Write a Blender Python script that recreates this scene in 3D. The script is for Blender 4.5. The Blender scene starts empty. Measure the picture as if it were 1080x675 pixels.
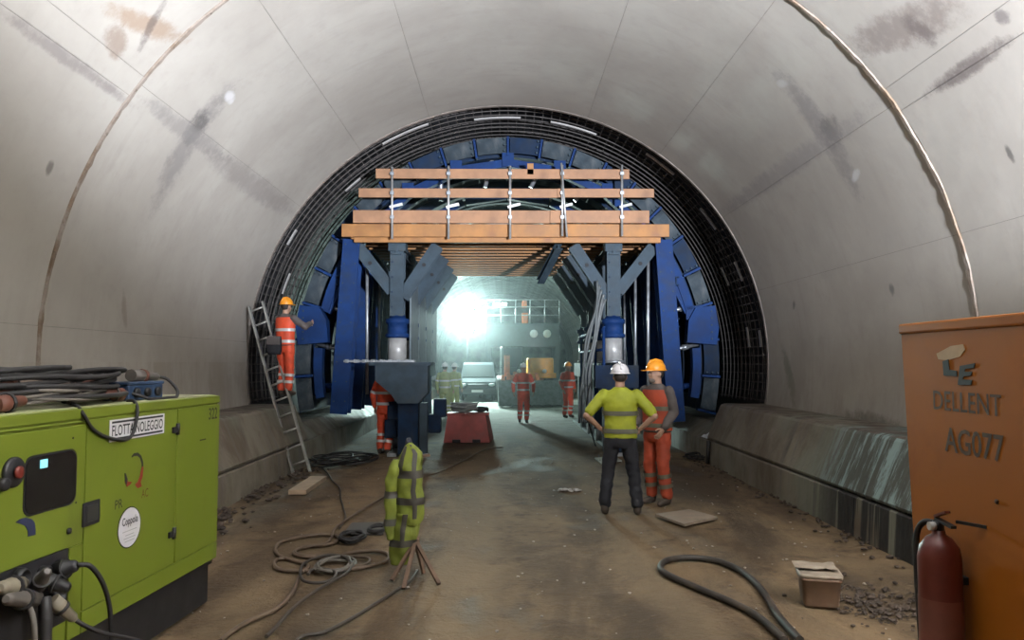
import bpy, bmesh, math, random
from mathutils import Vector, Matrix, Euler
random.seed(7)
PI = math.pi
R = math.radians
SC = bpy.context.scene
COL = SC.collection

# ---------------------------------------------------------------- camera
CAMZ = 1.8
FPX = 800.0
cam_d = bpy.data.cameras.new('camera')
cam_d.sensor_width = 36.0
cam_d.lens = 36.0 * FPX / 1080.0
cam_d.clip_end = 300
cam = bpy.data.objects.new('camera', cam_d)
COL.objects.link(cam)
cam.location = (0, 0, CAMZ)
cam.rotation_euler = (R(90) + math.atan(44.5 / FPX), 0, -math.atan(9 / FPX))
SC.camera = cam
CROT = cam.rotation_euler.to_matrix()
CLOC = Vector(cam.location)

# ---------------------------------------------------------------- world, lamps, exposure
world = bpy.data.worlds.new('world')
SC.world = world
world.use_nodes = True
world.node_tree.nodes['Background'].inputs[0].default_value = (0.85, 0.58, 0.28, 1)
world.node_tree.nodes['Background'].inputs[1].default_value = 0.06

def lamp(name, kind, loc, energy, color, aim=None, **kw):
    d = bpy.data.lights.new(name, kind)
    d.energy = energy
    d.color = color
    for k, v in kw.items():
        setattr(d, k, v)
    o = bpy.data.objects.new(name, d)
    COL.objects.link(o)
    o.location = loc
    if aim is not None:
        o.rotation_euler = Vector(aim).to_track_quat('-Z', 'Y').to_euler()
    return o

# floodlight on a mast behind the photographer, tilted up to the vault (its housing cuts the beam off low on the left)
lamp('flood_lamp_rear', 'SPOT', (3.75, 0.6, 2.84), 14000, (0.90, 0.955, 1.08), aim=(-0.09, 0.59, 0.80),
     spot_size=R(127), spot_blend=0.36, shadow_soft_size=0.18)
# floodlight far down the tunnel
FLOOD = Vector((-1.82, 38.0, 4.05))
lamp('flood_lamp_far', 'SPOT', FLOOD + Vector((0, -0.5, 0)), 5200, (0.66, 1.0, 0.93), aim=(0.10, -1, -0.10),
     spot_size=R(160), spot_blend=0.5, shadow_soft_size=0.35)

SC.view_settings.view_transform = 'Standard'
SC.view_settings.look = 'None'
SC.view_settings.exposure = 0.0
SC.view_settings.gamma = 1.0
SC.view_settings.use_curve_mapping = False

# ---------------------------------------------------------------- helpers: photo geometry
def ray(px, py):
    return CROT @ Vector(((px - 540.0) / FPX, (337.5 - py) / FPX, -1.0))
def P(px, py, Y):
    d = ray(px, py)
    return CLOC + d * (Y / d.y)
def G(px, py, z=0.0):
    d = ray(px, py)
    return CLOC + d * ((z - CAMZ) / d.z)

# ---------------------------------------------------------------- helpers: meshes
def frame(a, b, up=None):
    z = (b - a).normalized()
    u = Vector(up) if up is not None else (Vector((0, 0, 1)) if abs(z.z) < 0.95 else Vector((0, 1, 0)))
    x = u.cross(z)
    if x.length < 1e-6:
        x = Vector((1, 0, 0)).cross(z)
    x.normalize()
    y = z.cross(x)
    return x, y, z

def smooth_path(pts, n=6, closed=False):
    pts = [Vector(p) for p in pts]
    out = []
    m = len(pts)
    rng = range(m if closed else m - 1)
    for i in rng:
        if closed:
            p0, p1, p2, p3 = pts[(i - 1) % m], pts[i], pts[(i + 1) % m], pts[(i + 2) % m]
        else:
            p0, p1, p2, p3 = pts[max(i - 1, 0)], pts[i], pts[i + 1], pts[min(i + 2, m - 1)]
        for k in range(n):
            t = k / n
            out.append(0.5 * ((2 * p1) + (p2 - p0) * t + (2 * p0 - 5 * p1 + 4 * p2 - p3) * t * t + (3 * p1 - p0 - 3 * p2 + p3) * t ** 3))
    if not closed:
        out.append(pts[-1])
    return out

class MB:
    def __init__(s):
        s.v, s.f, s.sm = [], [], []
    def add(s, vs, fs, smooth=False):
        o = len(s.v)
        s.v += [Vector(v) for v in vs]
        s.f += [tuple(i + o for i in f) for f in fs]
        s.sm += [smooth] * len(fs)
        return s
    def box(s, lo, hi, bev=0.0):
        (x0, y0, z0), (x1, y1, z1) = lo, hi
        if bev <= 0:
            return s.add([(x0, y0, z0), (x1, y0, z0), (x1, y1, z0), (x0, y1, z0), (x0, y0, z1), (x1, y0, z1), (x1, y1, z1), (x0, y1, z1)],
                         [(0, 3, 2, 1), (4, 5, 6, 7), (0, 1, 5, 4), (1, 2, 6, 5), (2, 3, 7, 6), (3, 0, 4, 7)])
        bm = bmesh.new()
        bmesh.ops.create_cube(bm, size=1)
        for v in bm.verts:
            v.co = Vector(((x0 + x1) / 2 + v.co.x * (x1 - x0), (y0 + y1) / 2 + v.co.y * (y1 - y0), (z0 + z1) / 2 + v.co.z * (z1 - z0)))
        bmesh.ops.bevel(bm, geom=bm.edges[:], offset=bev, segments=2, affect='EDGES', profile=0.5)
        s.addbm(bm)
        return s
    def addbm(s, bm, smooth=False, mat=None):
        bm.verts.ensure_lookup_table()
        bm.verts.index_update()
        vs = [v.co.copy() if mat is None else mat @ v.co for v in bm.verts]
        fs = [[v.index for v in f.verts] for f in bm.faces]
        bm.free()
        return s.add(vs, fs, smooth)
    def bar(s, a, b, w, h, up=None):
        a, b = Vector(a), Vector(b)
        x, y, z = frame(a, b, up)
        vs = []
        for p in (a, b):
            for i, j in ((-1, -1), (1, -1), (1, 1), (-1, 1)):
                vs.append(p + x * (i * w / 2) + y * (j * h / 2))
        return s.add(vs, [(3, 2, 1, 0), (4, 5, 6, 7), (0, 1, 5, 4), (1, 2, 6, 5), (2, 3, 7, 6), (3, 0, 4, 7)])
    def ibeam(s, a, b, w, h, up=None, tf=0.25, tw=0.25):
        # I section: flanges of width w, total height h (along up)
        a, b = Vector(a), Vector(b)
        x, y, z = frame(a, b, up)
        f = h * tf * 0.5
        k = w * tw * 0.5
        prof = [(-w/2, -h/2), (w/2, -h/2), (w/2, -h/2+f), (k, -h/2+f), (k, h/2-f), (w/2, h/2-f), (w/2, h/2), (-w/2, h/2), (-w/2, h/2-f), (-k, h/2-f), (-k, -h/2+f), (-w/2, -h/2+f)]
        n = len(prof)
        vs = [p + x * i + y * j for p in (a, b) for i, j in prof]
        fs = [(i, (i + 1) % n, n + (i + 1) % n, n + i) for i in range(n)]
        for o, fl in ((0, True), (n, False)):
            for q in ((0, 1, 2, 11), (3, 4, 9, 10), (5, 6, 7, 8)):
                q = tuple(o + i for i in q)
                fs.append(q[::-1] if fl else q)
        return s.add(vs, fs)
    def tube(s, pts, r, seg=8, cap=True, smooth=True, closed=False):
        pts = [Vector(p) for p in pts]
        n = len(pts)
        rr = r if isinstance(r, (list, tuple)) else [r] * n
        vs, fs = [], []
        px = None
        for i, p in enumerate(pts):
            if closed:
                t = pts[(i + 1) % n] - pts[i - 1]
            else:
                t = pts[min(i + 1, n - 1)] - pts[max(i - 1, 0)]
            t = t.normalized() if t.length > 1e-9 else Vector((0, 0, 1))
            if px is None:
                u = Vector((0, 0, 1)) if abs(t.z) < 0.9 else Vector((1, 0, 0))
                px = u.cross(t).normalized()
            else:
                px = (px - t * px.dot(t))
                px = px.normalized() if px.length > 1e-6 else Vector((1, 0, 0))
            py = t.cross(px)
            for k in range(seg):
                a = 2 * PI * k / seg
                vs.append(p + (px * math.cos(a) + py * math.sin(a)) * rr[i])
        m = n if closed else n - 1
        for i in range(m):
            j = (i + 1) % n
            for k in range(seg):
                l = (k + 1) % seg
                fs.append((i * seg + k, i * seg + l, j * seg + l, j * seg + k))
        s.add(vs, fs, smooth)
        if cap and not closed:
            o = len(s.v) - len(vs)
            s.f += [tuple(o + k for k in range(seg))[::-1], tuple(o + (n - 1) * seg + k for k in range(seg))]
            s.sm += [False, False]
        return s
    def cyl(s, a, b, r, seg=14, r2=None):
        return s.tube([a, b], [r, r if r2 is None else r2], seg)
    def lathe(s, c, prof, seg=20, axis='z', smooth=True, squash=1.0):
        # prof: list of (radius, height)
        c = Vector(c)
        vs, fs = [], []
        for (r, h) in prof:
            for k in range(seg):
                a = 2 * PI * k / seg
                if axis == 'z':
                    vs.append(c + Vector((r * math.cos(a), r * squash * math.sin(a), h)))
                elif axis == 'y':
                    vs.append(c + Vector((r * math.cos(a), h, -r * math.sin(a))))
                else:
                    vs.append(c + Vector((h, r * math.cos(a), r * math.sin(a))))
        for i in range(len(prof) - 1):
            for k in range(seg):
                l = (k + 1) % seg
                fs.append((i * seg + k, i * seg + l, (i + 1) * seg + l, (i + 1) * seg + k))
        n = len(prof)
        fs.append(tuple(range(seg))[::-1])
        fs.append(tuple((n - 1) * seg + k for k in range(seg)))
        return s.add(vs, fs, smooth)
    def prism(s, poly, off):
        # planar polygon (3-D points) extruded by the vector off
        poly = [Vector(p) for p in poly]
        off = Vector(off)
        n = len(poly)
        vs = poly + [p + off for p in poly]
        nrm = Vector((0, 0, 0))
        for i in range(n):
            nrm += poly[i].cross(poly[(i + 1) % n])
        fs = [tuple(range(n)), tuple(range(n, 2 * n))[::-1]] + [(i, n + i, n + (i + 1) % n, (i + 1) % n) for i in range(n)]
        if nrm.dot(off) > 0:
            fs = [f[::-1] for f in fs]
        return s.add(vs, fs)
    def ell(s, c, r, seg=12, rot=None):
        bm = bmesh.new()
        bmesh.ops.create_uvsphere(bm, u_segments=seg, v_segments=max(6, seg * 2 // 3), radius=1)
        m = Matrix.Translation(Vector(c)) @ (rot.to_4x4() if rot is not None else Matrix()) @ Matrix.Diagonal((r[0], r[1], r[2], 1))
        return s.addbm(bm, True, m)
    def tap(s, a, ra, b, rb, seg=12):
        a, b = Vector(a), Vector(b)
        z = (b - a).normalized()
        pts, rr = [], []
        for q in (-85, -60, -30, 0):
            pts.append(a + z * (ra * math.sin(R(q)))); rr.append(ra * math.cos(R(q)))
        for q in (0, 30, 60, 85):
            pts.append(b + z * (rb * math.sin(R(q)))); rr.append(rb * math.cos(R(q)))
        return s.tube(pts, rr, seg)
    def loft(s, rings, seg=20, cap=True, pw=2.0):
        # rings: (cx, cy, cz, rx, ry), horizontal super-ellipses
        vs, fs = [], []
        for (cx, cy, cz, rx, ry) in rings:
            for k in range(seg):
                a = 2 * PI * k / seg
                c, d = math.cos(a), math.sin(a)
                e = 2.0 / pw
                vs.append(Vector((cx + rx * math.copysign(abs(c) ** e, c), cy + ry * math.copysign(abs(d) ** e, d), cz)))
        n = len(rings)
        for i in range(n - 1):
            for k in range(seg):
                l = (k + 1) % seg
                fs.append((i * seg + k, i * seg + l, (i + 1) * seg + l, (i + 1) * seg + k))
        if cap:
            fs.append(tuple(range(seg))[::-1])
            fs.append(tuple((n - 1) * seg + k for k in range(seg)))
        return s.add(vs, fs, True)
    def shift(s, d):
        d = Vector(d)
        s.v = [v + d for v in s.v]
        return s
    def mesh(s, name, center=None):
        c = center or Vector((0, 0, 0))
        me = bpy.data.meshes.new(name)
        me.from_pydata([tuple(v - c) for v in s.v], [], s.f)
        me.polygons.foreach_set('use_smooth', s.sm)
        me.update()
        return me
    def build(s, name, mat, parent=None, local=False, origin=None):
        lo = Vector((min(v[i] for v in s.v) for i in range(3)))
        hi = Vector((max(v[i] for v in s.v) for i in range(3)))
        c = Vector(origin) if origin is not None else Vector(((lo.x + hi.x) / 2, (lo.y + hi.y) / 2, lo.z))
        return link(name, s.mesh(name, c), mat, parent, local, c)

def link(name, me, mat, parent=None, local=False, loc=(0, 0, 0)):
    if mat is not None and not me.materials:
        me.materials.append(mat)
    o = bpy.data.objects.new(name, me)
    COL.objects.link(o)
    o.location = loc
    if parent is not None:
        adopt(o, parent, local)
    return o

def adopt(o, parent, local=False):
    o.parent = parent
    if not local:
        m = parent.matrix_basis.copy()
        q = parent.parent
        if q is not None:
            m = q.matrix_basis @ parent.matrix_parent_inverse @ m
        o.matrix_parent_inverse = m.inverted()

def tag(o, label, cat, group=None, kind=None):
    if label: o['label'] = label
    if cat: o['category'] = cat
    if group: o['group'] = group
    if kind: o['kind'] = kind
    return o

def thing(name, label, cat, loc=(0, 0, 0), rz=0.0, group=None):
    o = bpy.data.objects.new(name, None)
    o.empty_display_size = 0.2
    COL.objects.link(o)
    o.location = loc
    o.rotation_euler = (0, 0, rz)
    return tag(o, label, cat, group)

def struct(o, label=None):
    o['kind'] = 'structure'
    if label: o['label'] = label
    return o

# ---------------------------------------------------------------- helpers: materials
class NT:
    def __init__(s, name):
        s.m = bpy.data.materials.new(name)
        s.m.use_nodes = True
        s.n = s.m.node_tree.nodes
        s.l = s.m.node_tree.links
        s.b = s.n['Principled BSDF']
    def node(s, t, **kw):
        n = s.n.new(t)
        for k, v in kw.items():
            setattr(n, k, v)
        return n
    def put(s, sock, v):
        if hasattr(v, 'is_linked') or isinstance(v, bpy.types.NodeSocket):
            s.l.new(v, sock)
        elif v is not None:
            sock.default_value = v
    def math(s, op, a, b=None, c=None, clamp=False):
        n = s.node('ShaderNodeMath', operation=op)
        n.use_clamp = clamp
        s.put(n.inputs[0], a)
        if b is not None: s.put(n.inputs[1], b)
        if c is not None: s.put(n.inputs[2], c)
        return n.outputs[0]
    def noise(s, vec, scale, detail=4, rough=0.55, dist=0.0):
        n = s.node('ShaderNodeTexNoise')
        if vec is not None: s.l.new(vec, n.inputs['Vector'])
        n.inputs['Scale'].default_value = scale
        n.inputs['Detail'].default_value = detail
        n.inputs['Roughness'].default_value = rough
        n.inputs['Distortion'].default_value = dist
        return n.outputs[0]
    def mapv(s, vec, scale=(1, 1, 1), loc=(0, 0, 0)):
        n = s.node('ShaderNodeMapping')
        s.l.new(vec, n.inputs[0])
        n.inputs['Scale'].default_value = scale
        n.inputs['Location'].default_value = loc
        return n.outputs[0]
    def rng(s, v, a, b, c=0.0, d=1.0, smooth=True):
        n = s.node('ShaderNodeMapRange')
        n.interpolation_type = 'SMOOTHSTEP' if smooth else 'LINEAR'
        n.clamp = True
        s.put(n.inputs[0], v)
        for i, q in enumerate((a, b, c, d)):
            s.put(n.inputs[1 + i], q)
        return n.outputs[0]
    def mix(s, fac, a, b):
        n = s.node('ShaderNodeMix')
        n.data_type = 'RGBA'
        s.put(n.inputs[0], fac)
        for i, q in ((6, a), (7, b)):
            s.put(n.inputs[i], q if not isinstance(q, (tuple, list)) else (tuple(q) + (1,))[:4])
        return n.outputs[2]
    def bump(s, h, strength=0.3, dist=0.02):
        n = s.node('ShaderNodeBump')
        n.inputs['Strength'].default_value = strength
        n.inputs['Distance'].default_value = dist
        s.l.new(h, n.inputs['Height'])
        s.l.new(n.outputs[0], s.b.inputs['Normal'])
    def objc(s):
        return s.node('ShaderNodeTexCoord').outputs['Object']
    def pos(s):
        return s.node('ShaderNodeNewGeometry').outputs['Position']
    def col(s, v):
        s.put(s.b.inputs['Base Color'], v if not isinstance(v, (tuple, list)) else (tuple(v) + (1,))[:4])
    def rough(s, v):
        s.put(s.b.inputs['Roughness'], v)

def mat(name, c, rough=0.6, metal=0.0, var=0.18, scale=6.0, dirt=None, dirt_amt=0.4, dscale=2.0, bump=0.0, spec=None):
    t = NT(name)
    v = t.objc()
    n = t.noise(v, scale, 5)
    lo = tuple(x * (1 - var) for x in c)
    hi = tuple(min(1, x * (1 + var)) for x in c)
    col = t.mix(t.rng(n, 0.3, 0.7), lo, hi)
    if dirt is not None:
        n2 = t.noise(v, dscale, 6, 0.65, 0.4)
        col = t.mix(t.rng(n2, 0.62 - dirt_amt * 0.35, 0.85 - dirt_amt * 0.2), col, dirt)
    t.col(col)
    t.rough(t.rng(n, 0.2, 0.8, max(0.05, rough - 0.08), min(1, rough + 0.08)))
    t.b.inputs['Metallic'].default_value = metal
    if spec is not None:
        t.b.inputs['Specular IOR Level'].default_value = spec
    if bump:
        t.bump(t.noise(v, scale * 6, 4), bump, 0.01)
    return t.m

def emit(name, c, strength):
    t = NT(name)
    t.col(c)
    t.put(t.b.inputs['Emission Color'], tuple(c) + (1,))
    t.b.inputs['Emission Strength'].default_value = strength
    return t.m
# ---------------------------------------------------------------- tunnel geometry
TX, TZ, TR = 0.09, 1.8, 4.63          # axis of the vault, radius of the lining
Y_SEAM, Y_END = 7.45, 13.5            # joint between two rings, end of the finished lining
KB = 3.57                             # half width of the road between the kerbs
TH0 = -9.3                            # lining foot angle

def cyl_pix(px, py, rad=TR):
    """depth and angle on the vault seen at a pixel of the photograph"""
    d = ray(px, py)
    a = d.x * d.x + d.z * d.z
    b = -TX * d.x
    c = TX * TX - rad * rad
    t = (-b + math.sqrt(b * b - a * c)) / a
    p = d * t
    return p.y, math.degrees(math.atan2(p.z, p.x - TX))

def ellipse_mask(t, u, v, cu, cv, ru, rv, wob, soft=0.5):
    a = t.math('DIVIDE', t.math('SUBTRACT', u, cu), ru)
    b = t.math('DIVIDE', t.math('SUBTRACT', v, cv), rv)
    q = t.math('ADD', t.math('MULTIPLY', a, a), t.math('MULTIPLY', b, b))
    q = t.math('ADD', q, wob)
    return t.rng(q, 1.0 - soft, 1.0 + soft, 1.0, 0.0)

def lining_material():
    t = NT('lining_concrete')
    p = t.pos()
    sep = t.node('ShaderNodeSeparateXYZ')
    t.l.new(p, sep.inputs[0])
    X, Y, Z = sep.outputs
    th = t.math('MULTIPLY', t.math('ARCTAN2', t.math('SUBTRACT', Z, TZ), t.math('SUBTRACT', X, TX)), 180 / PI)
    n1 = t.noise(p, 0.55, 6, 0.6, 0.3)
    n2 = t.noise(p, 3.5, 6, 0.65)
    c = t.mix(t.rng(n1, 0.3, 0.72), (0.315, 0.288, 0.248), (0.385, 0.358, 0.312))
    c = t.mix(t.rng(n2, 0.50, 0.80, 0, 0.35), c, (0.27, 0.245, 0.21))
    # circumferential trowel streaks
    cmb = t.node('ShaderNodeCombineXYZ')
    t.l.new(t.math('MULTIPLY', Y, 3.0), cmb.inputs[0])
    t.l.new(t.math('MULTIPLY', th, 0.03), cmb.inputs[1])
    n3 = t.noise(cmb.outputs[0], 1.6, 4, 0.6)
    c = t.mix(t.rng(n3, 0.52, 0.75, 0, 0.30), c, (0.27, 0.245, 0.21))
    wob = t.math('MULTIPLY', t.math('SUBTRACT', t.noise(p, 6.5, 6, 0.75), 0.5), 4.2)
    def stain(px0, py0, px1, py1, w, colr, amt, soft=0.95):
        nonlocal c
        y0, a0 = cyl_pix(px0, py0)
        y1, a1 = cyl_pix(px1, py1)
        # rotate into the stain's own axis (degrees to metres on the arc)
        k = PI / 180 * TR
        cu, cv = (y0 + y1) / 2, (a0 + a1) / 2 * k
        du, dv = (y1 - y0), (a1 - a0) * k
        L = math.hypot(du, dv)
        ex, ey = du / L, dv / L
        uu = t.math('SUBTRACT', Y, cu)
        vv = t.math('SUBTRACT', t.math('MULTIPLY', th, k), cv)
        al = t.math('ADD', t.math('MULTIPLY', uu, ex), t.math('MULTIPLY', vv, ey))
        ac = t.math('ADD', t.math('MULTIPLY', uu, -ey), t.math('MULTIPLY', vv, ex))
        m = ellipse_mask(t, al, ac, 0.0, 0.0, L / 2, w, wob, soft)
        c = t.mix(t.math('MULTIPLY', m, amt * 0.95), c, colr)
    stain(238, 98, 165, 215, 0.20, (0.180, 0.166, 0.155), 0.75)
    stain(215, 120, 200, 150, 0.16, (0.072, 0.065, 0.061), 0.75)
    stain(160, 112, 235, 165, 0.10, (0.202, 0.187, 0.173), 0.7)
    stain(225, 165, 305, 222, 0.16, (0.194, 0.173, 0.158), 0.6)
    stain(190, 40, 120, 12, 0.10, (0.216, 0.122, 0.058), 0.6)
    stain(128, 58, 118, 30, 0.10, (0.158, 0.094, 0.058), 0.6)
    stain(148, 50, 172, 4, 0.05, (0.086, 0.065, 0.058), 0.7)
    stain(0, 12, 130, 104, 0.055, (0.202, 0.180, 0.166), 0.85)
    stain(55, 170, 50, 185, 0.04, (0.086, 0.072, 0.065), 0.8)
    stain(130, 310, 133, 345, 0.05, (0.187, 0.158, 0.130), 0.6)
    stain(240, 98, 246, 108, 0.06, (0.518, 0.504, 0.497), 0.9)
    stain(824, 82, 900, 195, 0.19, (0.194, 0.180, 0.169), 0.75)
    stain(880, 125, 872, 148, 0.15, (0.094, 0.086, 0.083), 0.6)
    stain(905, 188, 900, 182, 0.11, (0.475, 0.461, 0.446), 0.8)
    stain(822, 85, 828, 92, 0.10, (0.418, 0.396, 0.382), 0.7)
    stain(768, 220, 905, 125, 0.13, (0.216, 0.198, 0.187), 0.6)
    stain(905, 48, 1005, 8, 0.17, (0.158, 0.126, 0.108), 0.75)
    stain(955, 20, 985, 45, 0.10, (0.101, 0.079, 0.072), 0.7)
    stain(985, 95, 1060, 45, 0.07, (0.101, 0.079, 0.072), 0.85)
    stain(1055, 10, 1060, 25, 0.07, (0.086, 0.072, 0.072), 0.7)
    stain(1062, 155, 1070, 172, 0.03, (0.072, 0.065, 0.058), 0.8)
    stain(940, 300, 942, 312, 0.05, (0.115, 0.115, 0.108), 0.8)
    stain(838, 318, 837, 326, 0.04, (0.115, 0.115, 0.108), 0.8)
    stain(826, 370, 838, 425, 0.12, (0.144, 0.166, 0.130), 0.75)
    stain(890, 440, 962, 462, 0.14, (0.094, 0.086, 0.072), 0.8)
    # browner tone towards the foot of the lining, uneven
    nb = t.noise(t.mapv(p, (1, 1, 0.35)), 1.6, 5, 0.65)
    low = t.math('MULTIPLY', t.rng(th, 8.0, -9.0, 0.0, 1.0), t.rng(nb, 0.42, 0.65))
    low2 = t.math('MULTIPLY', t.math('SUBTRACT', t.math('ABSOLUTE', t.math('SUBTRACT', th, 90.0)), 82.0), 0.06, clamp=True)
    c = t.mix(t.math('MULTIPLY', t.math('MULTIPLY', low2, t.rng(nb, 0.4, 0.62)), 0.6), c, (0.24, 0.21, 0.17))
    t.col(c)
    t.rough(t.rng(n2, 0.3, 0.7, 0.75, 0.92))
    t.bump(n2, 0.12, 0.02)
    return t.m

MAT = {}
MAT['lining'] = lining_material()
MAT['joint'] = mat('joint_dark', (0.17, 0.155, 0.14), 0.9, var=0.3)

def seam_material():
    t = NT('rusty_seam')
    v = t.pos()
    n = t.noise(v, 2.5, 5, 0.7)
    c = t.mix(t.rng(n, 0.35, 0.65), (0.13, 0.085, 0.05), (0.24, 0.20, 0.165))
    c = t.mix(t.rng(t.noise(v, 9.0, 4), 0.6, 0.75), c, (0.05, 0.035, 0.025))
    t.col(c); t.rough(0.85)
    t.bump(t.noise(v, 25, 4), 0.5, 0.02)
    return t.m
MAT['seam'] = seam_material()

def kerb_material():
    t = NT('kerb_concrete')
    p = t.pos()
    sep = t.node('ShaderNodeSeparateXYZ')
    t.l.new(p, sep.inputs[0])
    X, Y, Z = sep.outputs
    n1 = t.noise(p, 1.1, 6, 0.65, 0.4)
    c = t.mix(t.rng(n1, 0.36, 0.64), (0.135, 0.105, 0.072), (0.235, 0.215, 0.165))
    c = t.mix(t.rng(t.noise(p, 0.45, 3), 0.5, 0.6, 0, 0.55), c, (0.20, 0.225, 0.175))
    st = t.noise(t.mapv(p, (1.0, 5.0, 0.35)), 1.3, 5, 0.65)
    c = t.mix(t.rng(st, 0.50, 0.72, 0, 0.7), c, (0.075, 0.064, 0.053))
    # right-hand kerb: dark seepage, teal wet-sheen reflection painted into pale runs, black runs
    win = t.math('MULTIPLY', t.rng(Y, 6.0, 6.6), t.rng(Y, 9.4, 8.2))
    rt = t.rng(X, 3.0, 3.4)
    win = t.math('MULTIPLY', win, rt)
    st2 = t.noise(t.mapv(p, (1.0, 4.6, 0.55), (3.1, 0, 0)), 1.6, 7, 0.75, 0.35)
    st3 = t.noise(t.mapv(p, (1.0, 3.3, 0.12), (7.7, 2, 0)), 1.3, 5, 0.65, 0.3)
    up = t.rng(Z, 0.41, 0.46)
    c = t.mix(t.math('MULTIPLY', t.math('MULTIPLY', win, up), 0.9), c, (0.068, 0.075, 0.064))
    c = t.mix(t.math('MULTIPLY', t.math('MULTIPLY', t.math('MULTIPLY', win, up), t.rng(st2, 0.47, 0.58)), 0.95), c, (0.255, 0.352, 0.338))
    dn = t.math('SUBTRACT', 1.0, up)
    c = t.mix(t.math('MULTIPLY', t.math('MULTIPLY', t.math('MULTIPLY', win, dn), t.rng(st3, 0.44, 0.50)), 0.97), c, (0.022, 0.022, 0.022))
    # dirt on the flat top
    nz = t.node('ShaderNodeSeparateXYZ')
    g = t.node('ShaderNodeNewGeometry')
    t.l.new(g.outputs['True Normal'], nz.inputs[0])
    flat = t.rng(nz.outputs[2], 0.8, 0.95)
    c = t.mix(t.math('MULTIPLY', flat, t.rng(t.noise(p, 4, 5), 0.4, 0.6)), c, (0.090, 0.068, 0.053))
    t.col(c)
    t.rough(t.rng(st, 0.4, 0.7, 0.75, 0.42))
    t.bump(t.noise(p, 14, 5), 0.35, 0.015)
    return t.m
MAT['kerb'] = kerb_material()

def floor_material():
    t = NT('muddy_floor')
    p = t.pos()
    sep = t.node('ShaderNodeSeparateXYZ')
    t.l.new(p, sep.inputs[0])
    X, Y, Z = sep.outputs
    n1 = t.noise(t.mapv(p, (1.0, 0.35, 1.0)), 0.9, 7, 0.62, 0.5)
    n2 = t.noise(p, 2.2, 7, 0.7, 0.3)
    n3 = t.noise(p, 11.0, 5, 0.7)
    c = t.mix(t.rng(n1, 0.36, 0.64), (0.063, 0.040, 0.019), (0.198, 0.134, 0.069))
    c = t.mix(t.rng(n2, 0.47, 0.70, 0, 0.9), c, (0.053, 0.032, 0.015))
    c = t.mix(t.rng(n3, 0.56, 0.78, 0, 0.5), c, (0.207, 0.149, 0.082))
    # worn wheel paths running along the tunnel
    for cx, w, amt in ((-0.35, 0.42, 0.7), (1.25, 0.34, 0.5), (-1.9, 0.3, 0.35)):
        xx = t.math('ADD', X, t.math('MULTIPLY', t.math('SUBTRACT', n1, 0.5), 0.8))
        m = t.rng(t.math('ABSOLUTE', t.math('SUBTRACT', xx, cx)), w, w * 0.35)
        c = t.mix(t.math('MULTIPLY', m, amt), c, (0.191, 0.135, 0.073))
    # damp patches
    wet = t.rng(t.noise(t.mapv(p, (1, 0.6, 1), (4, 9, 0)), 0.75, 4, 0.55), 0.56, 0.66)
    c = t.mix(t.math('MULTIPLY', wet, 0.55), c, (0.042, 0.027, 0.013))
    # beyond the formwork the road is a pale concrete slab
    far = t.rng(Y, 15.5, 23.0)
    c = t.mix(t.math('MULTIPLY', far, 0.8), c, t.mix(t.rng(n2, 0.35, 0.65), (0.30, 0.31, 0.28), (0.44, 0.45, 0.42)))
    t.col(c)
    t.rough(t.math('SUBTRACT', 0.85, t.math('MULTIPLY', wet, 0.20)))
    t.bump(t.math('ADD', n3, t.math('MULTIPLY', n2, 2.0)), 0.8, 0.04)
    return t.m
MAT['floor'] = floor_material()
MAT['membrane'] = mat('black_membrane', (0.018, 0.018, 0.02), 0.75, var=0.3)
MAT['shotcrete'] = mat('shotcrete', (0.26, 0.28, 0.27), 0.85, var=0.35, scale=1.2, dirt=(0.13, 0.14, 0.14), dirt_amt=0.6, bump=0.6)

# floor: gently uneven ground from behind the camera to the far end
mb = MB()
nx, ny = 60, 150
xs = [-3.75 + 7.7 * i / nx for i in range(nx + 1)]
ys = [-4 + 70.0 * (j / ny) ** 1.25 for j in range(ny + 1)]
from mathutils import noise as mnoise
def gz(x, y):
    return 0.018 * mnoise.noise(Vector((x * 0.7, y * 0.45, 3.3))) + 0.006 * mnoise.noise(Vector((x * 3.1, y * 3.1, 1.3))) - 0.012
mb.add([(x, y, gz(x, y)) for y in ys for x in xs],
       [(j * (nx + 1) + i, j * (nx + 1) + i + 1, (j + 1) * (nx + 1) + i + 1, (j + 1) * (nx + 1) + i) for j in range(ny) for i in range(nx)], True)
floor = struct(mb.build('floor', MAT['floor'], origin=(0, 0, 0)), 'rough brown muddy concrete tunnel floor')

def arc_pts(rad, a0, a1, n, y, sx=1.0):
    return [Vector((TX + rad * sx * math.cos(R(a0 + (a1 - a0) * i / n)), y, TZ + rad * math.sin(R(a0 + (a1 - a0) * i / n)))) for i in range(n + 1)]

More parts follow.
